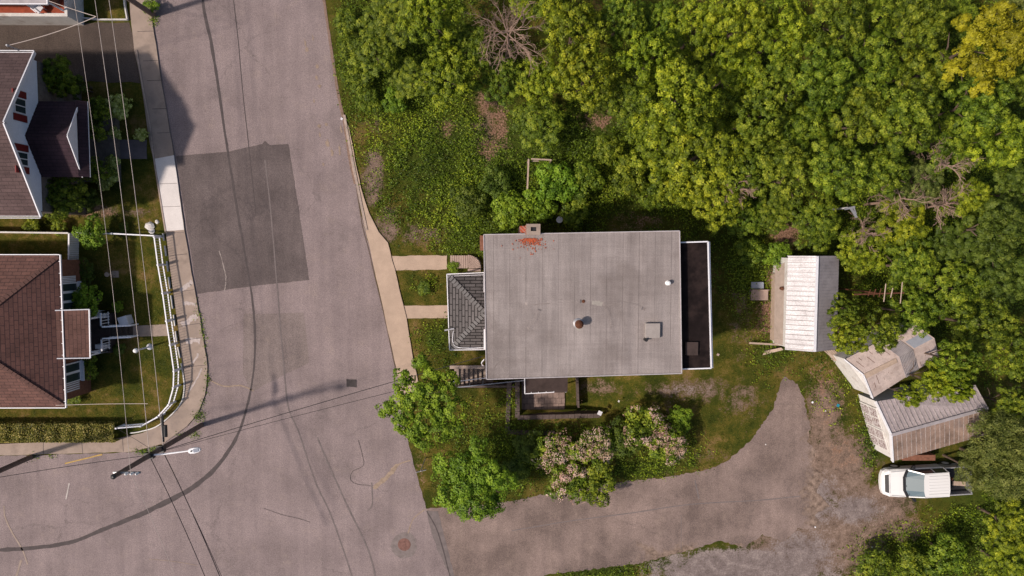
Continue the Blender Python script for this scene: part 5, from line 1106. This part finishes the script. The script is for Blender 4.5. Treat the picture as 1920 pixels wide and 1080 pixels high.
S = [('shrub', 650, 40, 26, 'leafM', 'dense low bush at the top edge beside the road'), ('shrub', 658, 95, 26, 'leafM', 'dense low bush beside the road, second from the top'), ('shrub', 672, 150, 26, 'leafM', 'low bush beside the road where the litter line bends'),
('shrub', 690, 190, 24, 'leafM', 'low bush above the top end of the kerb'), ('shrub', 740, 190, 24, 'leafB', 'light green low bush above the grassy clearing'), ('shrub', 960, 398, 40, 'leafB', 'bright green bush left behind the chimney'),
('shrub', 1045, 345, 42, 'leafB', 'bright green bush right below the clothesline frame'), ('shrub', 1010, 385, 34, 'leafB', 'bright green bush just above the chimney'), ('shrub', 880, 380, 34, 'leafD', 'dark green bush above the left end of the grey roof'),
('shrub', 930, 345, 32, 'leafD', 'dark green bush left of the clothesline post'), ('shrub', 1080, 400, 30, 'leafM', 'green bush right of the ringed barrel'), ('shrub', 1140, 280, 30, 'leafM', 'green bush among pale wild flowers below the reddish clearing'),
('shrub', 1460, 478, 28, 'leafB', 'light green bush at the upper left corner of the white shed'), ('shrub', 1405, 470, 30, 'leafM', 'green bush right of the grey roof near the shed'), ('shrub', 1775, 1040, 44, 'leafM', 'green bush at the bottom left of the yellow green corner tree'),
('shrub', 1640, 1062, 38, 'leafM', 'low green bush at the bottom edge below the truck'), ('shrub', 1715, 1060, 38, 'leafM', 'second low green bush at the bottom edge below the truck'), ('shrub', 1275, 782, 25, 'leafB', 'small bright bush beside the right flowering bush'),
('shrub', 1220, 365, 30, 'leafM', 'green bush hugging the upper edge of the grey roof'), ('shrub', 1180, 330, 36, 'leafM', 'green bush in the plot halfway from clothesline to the roof corner'), ('shrub', 1100, 335, 34, 'leafM', 'green bush in the middle of the overgrown plot')]
for kd, x, y, r, lf, lab in S: tree(kd, x, y, r, lf, lab, 'bush', 'bush', GS)
# front yard
tree('maple', 797, 762, 84, 'leafB', 'large bright green maple between the street and the shaded stairs', zs=.95, i=1)

tree('dense', 888, 906, 82, 'leafB', 'dense rounded green tree at the street and driveway corner', zs=1.0, i=0)
def flowering(x, y, r, lab, sd_):
    t = tree('shrub', x, y, r, 'leafM', lab, 'flowering_bush', 'bush', 'fading pink lilac bushes', zs=1.0, i=sd_)
    kk = VAR[('shrub', sd_ % 3)][2]; k2 = dict(kk); c, n, sz, tn = crown_pts(k2['R'], k2['Hh'], k2['zc']+.12, k2['nl'], k2['lr']*1.12, 11, 46, .19, .05, k2.get('spread', .8), k2['seed'])
    keep = ((np.sin(c[:, 0]*3.1+sd_*2)+np.cos(c[:, 1]*3.4+sd_)) > -.55) & (rng.uniform(0, 1, len(c)) < .5); me = leafmesh('blossom', c[keep], n[keep], sz[keep], tn[keep], M['blossom'], asp=.9)
    o = bpy.data.objects.new('blossom', me); C.objects.link(o); o.parent = t
flowering(1040, 848, 42, 'pink flowering bush right of the dense corner tree', 0); flowering(1112, 835, 44, 'pinkest flowering bush in the middle of the three at the lawn', 1)
flowering(1070, 902, 42, 'pink and green flowering bush reaching over the driveway edge', 2); flowering(1212, 802, 46, 'pink flowering bush nearest the small bright bush', 3); flowering(1252, 832, 38, 'small pink flowering bush on the lawn closest to the driveway curve', 4)
tree('shrub', 990, 838, 32, 'leafD', 'dark low bush below the L shaped block walls', 'bush', 'bush', zs=.7); tree('shrub', 962, 880, 28, 'leafD', 'dark low bush right of the dense corner tree', 'bush', 'bush', zs=.7)
tree('shrub', 1118, 905, 44, 'leafM', 'green lilac bush overhanging the driveway edge', 'bush', 'bush'); tree('shrub', 1165, 825, 38, 'leafD', 'dark bush between the two groups of pink flowering bushes', 'bush', 'bush')
# shrubs of the left gardens
L_ = [('dense', 112, 142, 36, 'leafM', 1.9, 'tall dark shrub at the upper corner of the white gabled house'), ('dense', 140, 160, 24, 'leafD', 1.6, 'dark shrub just above the dark porch gable'), ('dense', 122, 368, 42, 'leafM', 1.6, 'tall dark green shrub at the lower corner of the gabled house'),
('dense', 165, 372, 24, 'leafD', 1.2, 'dark shrub right of the tall one below the porch gable'), ('shrub', 180, 205, 25, 'leafM', 1.8, 'dark shrub at the upper right corner of the porch gable'), ('shrub', 180, 245, 24, 'leafM', 1.8, 'dark shrub between porch gable and path'),
('shrub', 185, 320, 25, 'leafM', 1.8, 'green shrub at the lower right corner of the porch gable'), ('round', 223, 202, 27, 'leafW', 1, 'large round variegated white green shrub'), ('round', 216, 250, 14, 'leafW', 1, 'small variegated shrub beside the garden path'),
('round', 265, 253, 14, 'leafW', 1, 'small round light green shrub near the pavement'), ('round', 213, 305, 16, 'leafW', 1, 'variegated shrub just below the garden path'), ('round', 210, 330, 16, 'leafW', 1, 'middle variegated shrub of the curved row'), ('round', 196, 347, 14, 'leafW', 1, 'lowest variegated shrub of the curved row'),
('shrub', 60, 425, 16, 'leafY', .8, 'yellow green shrub by the board fence'), ('shrub', 110, 425, 15, 'leafY', .8, 'second yellow green shrub by the board fence'), ('shrub', 172, 438, 30, 'leafB', 1.1, 'yellow green shrub hanging over the straight white railing'),
('shrub', 158, 505, 20, 'leafD', .8, 'dark spiky shrub on the bungalow lawn corner'), ('shrub', 160, 530, 18, 'leafD', .8, 'dark shrub above the bay window'), ('shrub', 162, 565, 34, 'leafB', 1.1, 'light green shrub above the bungalow porch'),
('round', 221, 575, 12, 'leafB', 1.4, 'small round yellow green shrub by the porch steps'), ('shrub', 155, 682, 30, 'leafM', .8, 'green shrub just below the bungalow porch'), ('shrub', 225, 655, 13, 'leafD', .8, 'tiny dark shrub below the porch steps'),
('shrub', 140, 745, 15, 'leafM', .6, 'spiky low plant below the lower bungalow window'), ('shrub', 232, 427, 11, 'leafD', .5, 'small dark shrub above the straight white railing'), ('shrub', 283, 12, 16, 'leafB', .8, 'bright green weedy bush at the foot of the upper pole'),
('shrub', 850, 500, 12, 'leafB', .7, 'small bright plant between boardwalk and porch roof'), ('shrub', 796, 540, 14, 'leafM', .5, 'small green plant between the two garden paths'), ('shrub', 1640, 760, 10, 'leafB', .4, 'tiny bright plant at the corner between the garages'),
('shrub', 98, 395, 20, 'leafM', 1.5, 'green shrub under the lower corner of the gabled roof')]
for kd, x, y, r, lf, zs, lab in L_: tree(kd, x, y, r, lf, lab, 'shrub', 'shrub', 'shrubs in the front gardens', zs=zs)

# bare trees
def bare(px, py, rpx, label, ht=6.0, seed=1, n0=12, low=.3):
    rd = random.Random(seed); s_ = (H-ht*.8)/F; Rr = rpx*s_; loc = P(px, py, ht*.7); loc.z = 0
    t = thing('bare_tree', label, 'bare tree', loc, 0, 'dead trees in the wood'); mb = MB()
    def grow(p, d, L, r, lev):
        q = p+d*L*.5+Vector((rd.gauss(0, .06), rd.gauss(0, .06), rd.gauss(0, .04)))*L; e = q+(d+Vector((rd.gauss(0, .25), rd.gauss(0, .25), rd.gauss(.05, .12)))).normalized()*L*.5
        mb.tube([p, q, e], [r, r*.8, r*.55], 5 if lev < 2 else 3, cap=False)
        if lev < 4:
            for k in range(3 if lev < 3 else 2):
                nd = (d+Vector((rd.gauss(0, .6), rd.gauss(0, .6), rd.gauss(0, .3)))).normalized(); st = p.lerp(q, .5) if k == 2 else (q if k == 1 else e); grow(st, nd, L*rd.uniform(.5, .78), max(r*.6, .011), lev+1)
    MB().tube([(0, 0, 0), (.1, 0, ht*.35), (.05, .1, ht*.75)], [.11, .07, .04], 7).build('trunk', M['twig'], t, local=True)
    for i in range(n0):
        a = i*2*math.pi/n0+rd.uniform(-.3, .3); z = ht*rd.uniform(.45, .75); grow(Vector((.05, .05, z)), Vector((math.cos(a), math.sin(a), rd.uniform(.1, .5))).normalized(), Rr*rd.uniform(.45, .68), .036, 0)
    mb.build('branches', M['twig'], t, local=True)
bare(950, 62, 72, 'large bare dead tree with pale branches near the top centre', 7.2, 2)
bare(1770, 310, 46, 'bare grey tree tangled in the right wood, upper one', 7.5, 5, 7); bare(1690, 375, 52, 'bare grey brush tree in the middle of the right wood', 6.0, 8, 8)
bare(1775, 385, 44, 'bare grey brush tree beside the bright yellow green one', 6.4, 9, 7); bare(1630, 440, 38, 'bare brown brush tree above the white shed', 5.2, 11, 7)
bare(1375, 355, 34, 'thin bare twigs in the light maple near the roof corner', 6.4, 13, 6)

# ================================================================ ground cover
def density(PX, PY):
    d = blobs(PX, PY, [(760, 110, 150, 130, 1), (800, 240, 100, 100, .95), (900, 330, 150, 110, 1), (1080, 300, 160, 130, 1), (1330, 240, 320, 220, .8), (1750, 300, 300, 360, .8), (900, 430, 100, 60, 1), (1400, 480, 50, 70, .9), (1640, 800, 24, 75, 1),
        (1750, 1045, 120, 50, 1), (1110, 1068, 90, 14, .8), (1850, 1000, 90, 100, .9), (950, 850, 100, 80, .75), (1180, 850, 110, 60, .6), (1010, 830, 70, 30, .9), (960, 760, 10, 50, .7), (1080, 800, 80, 16, .7), (740, 400, 26, 22, .75), (728, 378, 22, 12, .7), (785, 370, 40, 22, .6), (800, 530, 22, 14, .6), (820, 640, 40, 40, .35), (1450, 640, 50, 60, .4), (1390, 520, 30, 60, .7), (1340, 500, 20, 60, .3)])
    h_ = blobs(PX, PY, [(903, 190, 12, 26, .95), (932, 235, 18, 46, 1), (915, 285, 18, 16, .8), (845, 245, 22, 16, .8), (1475, 440, 28, 30, 1), (1120, 235, 35, 18, .8), (955, 270, 30, 18, .6), (1195, 420, 60, 14, .5)])
    d = np.clip(d-h_, 0, 1)
    d *= ~inpoly(PX, PY, ROAD) & ~inpoly(PX, PY, DRIVE) & ~inpoly(PX, PY, SWR)
    d *= ~((PX > 905) & (PX < 1232) & (PY > 436) & (PY < 690)) & ~((PX > 1452) & (PX < 1578) & (PY > 485) & (PY < 658)) & ~((PX > 835) & (PX < 925) & (PY > 505) & (PY < 655)) & ~((PX > 736) & (PX < 905) & (PY > 474) & (PY < 512))
    d *= ~((PX > 965) & (PX < 1240) & (PY > 680) & (PY < 790)) & ~((PX > 840) & (PX < 960) & (PY > 682) & (PY < 730)) & ~((PX > 1640) & (PX < 1840) & (PY > 720) & (PY < 945)) & ~inpoly(PX, PY, [(1560, 660), (1600, 655), (1760, 640), (1800, 800), (1640, 760)])
    return d
def nz(X, Y, f, seed=0):
    r = np.random.default_rng(seed); out = np.zeros(X.shape)
    for i in range(5):
        a = r.uniform(0, 6.28); k = f*r.uniform(.6, 1.6); out += np.sin(k*(X*np.cos(a)+Y*np.sin(a))+r.uniform(0, 6.28))
    return out/5
def cover(name, n, size, hmax, mat, dens, seed, label, cat, clump=6, box=(-11, 36, -27, 18), bend=.15, tb=0.0, asp=.7):
    global rng
    rng = np.random.default_rng(seed); X = rng.uniform(box[0], box[1], n); Y = rng.uniform(box[2], box[3], n); PX, PY = world2px(X, Y); d = dens(PX, PY, X, Y)
    k = rng.uniform(0, 1, n) < d; X, Y, d = X[k], Y[k], d[k]; hh = hmax*d*(.55+.45*nz(X, Y, 1.6, seed)+.35*nz(X, Y, 4.5, seed+1)).clip(.1, 1.3)
    j = np.repeat(np.arange(len(X)), clump); e = rng.normal(size=(len(j), 3))*.11*max(1, size/.09); c = np.stack([X[j], Y[j], hh[j]*rng.uniform(.5, 1, len(j))+.03], 1)+e*np.array([1, 1, .5]); c[:, 2] = np.abs(c[:, 2])+.02
    nr = unit(rng.normal(size=(len(j), 3))*.55+np.array([0, 0, 1])); ct = rng.uniform(0, 1, len(X)); t = ct[j]*.45+rng.uniform(0, .4, len(j))+(.45 if name == 'grass' else .28)*nz(X, Y, .8, seed+2)[j]+tb
    o = bpy.data.objects.new(name, leafmesh(name, c, nr, size*rng.uniform(.6, 1.3, len(j)), t, mat, bend, asp)); C.objects.link(o); tag(o, label, cat, kind='stuff')
cover('weeds', 90000, .11, .8, M['weed'], lambda a, b, X, Y: density(a, b)*(1-.35*(nz(X, Y, 2.0, 5) < -.35)), 101, 'dense leafy green weeds covering the overgrown plot', 'weeds')
def dflow(a, b, X, Y): return density(a, b)*blobs(a, b, [(1150, 280, 60, 34, .5), (1100, 385, 70, 30, .2), (770, 335, 22, 10, .25), (830, 240, 200, 100, .012), (1400, 480, 60, 80, .03)])
cover('wild_flowers', 9000, .05, .85, M['blossom'], dflow, 103, 'scattered pale wild flowers among the weeds above the grey roof', 'flowers', 3)
LAWNS = [(755, 590), (840, 590), (845, 690), (785, 690)], [(742, 508), (838, 508), (838, 570), (756, 570)], [(845, 730), (948, 730), (948, 900), (800, 945), (780, 880), (772, 800)]
def dgrass(a, b, X, Y):
    d = np.zeros(a.shape)
    for p in ([(650, 215), (700, 200), (860, 240), (860, 470), (735, 475), (728, 455), (690, 390), (668, 300)], [(742, 508), (838, 508), (838, 570), (756, 570)], [(765, 600), (840, 600), (845, 686), (782, 686)], [(845, 732), (945, 732), (945, 900), (960, 935), (805, 945), (785, 880), (775, 800)],
              [(960, 820), (1240, 800), (1440, 640), (1620, 640), (1650, 900), (1560, 830), (1500, 700), (1465, 700), (1440, 760), (1390, 830), (1330, 875), (1150, 902), (970, 930)], [(1340, 460), (1400, 460), (1450, 640), (1340, 700)], [(1010, 1082), (1215, 1056), (1225, 1085)], [(1640, 950), (1850, 940), (1850, 1080), (1600, 1080), (1600, 1010)],
              [(150, 445), (288, 447), (322, 640), (322, 730), (290, 780), (262, 795), (0, 795), (0, 768), (120, 768), (150, 700), (230, 635), (310, 632), (306, 608), (238, 606), (200, 560), (150, 500)], [(165, 156), (262, 158), (275, 255), (240, 250), (190, 220)], [(215, 302), (286, 302), (306, 430), (190, 428), (190, 370)], [(0, 442), (126, 442), (126, 476), (0, 476)], [(134, 0), (232, 0), (238, 36), (134, 32)]):
        d = np.maximum(d, inpoly(a, b, p)*1.0)
    bad = blobs(a, b, [(700, 330, 20, 60, .9), (725, 425, 26, 36, .6), (1300, 735, 100, 26, .85), (1390, 760, 40, 40, .6), (1545, 780, 33, 80, .7), (1570, 880, 70, 45, .9), (1640, 960, 90, 40, .7), (1640, 1000, 60, 30, .5)])
    return d*np.clip(.85-bad+.5*nz(X, Y, 2.2, 9), 0, 1)*~inpoly(a, b, ROAD)*~inpoly(a, b, DRIVE)
cover('grass', 60000, .085, .12, M['grassblade'], dgrass, 107, 'patchy short grass of the lawns and verges', 'grass', 4, (-36, 27, -27, 18), .3, -.05, .3)
def dlit(a, b, X, Y):
    d = blobs(a, b, [(915, 215, 30, 62, 1), (930, 275, 45, 22, .6), (845, 240, 22, 18, .6), (1475, 440, 26, 30, 1), (1432, 610, 20, 50, 1), (1120, 230, 30, 16, .6), (1545, 720, 38, 50, .8), (1580, 850, 45, 45, .7), (1450, 520, 14, 20, .9), (1570, 770, 45, 60, .6), (1700, 985, 60, 26, .35), (170, 403, 50, 8, .8), (90, 405, 90, 8, .5), (1195, 418, 55, 14, .4),
        (1440, 570, 16, 40, .5), (1630, 910, 60, 40, .25), (60, 38, 70, 5, .6), (1240, 740, 160, 30, .3), (1410, 760, 50, 50, .3)])
    ex = np.interp(b, [0, 70, 140, 210, 270, 330], [611, 622, 634, 645, 655, 664]); d = np.maximum(d, (np.abs(a-ex+4) < 5)*(b < 330)*.9); d = d*np.clip(.55+1.6*nz(X, Y, 2.6, 31), 0, 1); ex2 = np.interp(b, [800, 837, 892, 952], [762, 769, 784, 801]); d = np.maximum(d, (np.abs(a-ex2) < 4)*(b > 815)*(b < 960)*.7)
    ed = np.interp(a, [800, 960, 1150, 1325, 1397, 1450, 1460], [953, 940, 905, 880, 835, 765, 727]); d = np.maximum(d, (np.abs(b-ed) < 4)*(a > 800)*(a < 1460)*.5); return d
cover('fallen_leaves', 60000, .07, .05, M['litter'], dlit, 109, 'brown fallen leaves and twigs strewn on bare ground and road edge', 'leaf litter', 3, (-36, 30, -27, 18), .2, .05, .35)
# edge weeds along the left pavement
cover('kerb_weeds', 90000, .08, .1, M['weed'], lambda a, b, X, Y: np.maximum((np.abs(a-np.interp(b, [560, 600, 688, 740, 775], [368, 376, 390, 386, 373])) < 2.2)*(b > 560)*(b < 775)*(.5+.8*nz(X, Y, 2.5, 3)), blobs(a, b, [(372, 780, 9, 9, .9), (268, 845, 16, 4, .9), (290, 840, 10, 4, .7), (338, 816, 4, 3, .8), (365, 815, 6, 4, .7), (62, 855, 8, 3, .8), (100, 853, 8, 2, .5), (287, 35, 6, 12, .9)])), 111, 'small weeds growing in the kerb joint of the corner pavement', 'weeds', 5, (-34, -18, -16, 18))
# clipped hedge
def hedge():
    global rng
    rng = np.random.default_rng(5); n = 15000; a = rng.uniform(-60, 214, n); b = rng.uniform(795, 829, n)+.0; top = rng.uniform(0, 1, n) < .75; c = np.zeros((n, 3))
    for i in range(n):
        z = .85+.07*math.sin(a[i]*.21)+rng.uniform(-.12, .05) if top[i] else rng.uniform(.1, .85)
        bb = b[i] if top[i] else (829.5 if i % 3 else 795)
        c[i] = P(a[i], bb+.0, .85)[:2]+(z,) if False else (*P(a[i], bb, .85)[:2], z)
    nr = unit(rng.normal(size=(n, 3))*.5+np.array([0, 0, 1])); o = bpy.data.objects.new('hedge', leafmesh('hedge', c, nr, rng.uniform(.06, .14, n), rng.uniform(0, 1, n)**1.3, leafmat('hedge_leaves', (.05, .055, .01, 1), (.20, .20, .025, 1), (.48, .39, .12, 1)))); C.objects.link(o)
    tag(o, 'low clipped olive green hedge along the lower left pavement', 'hedge')
hedge()
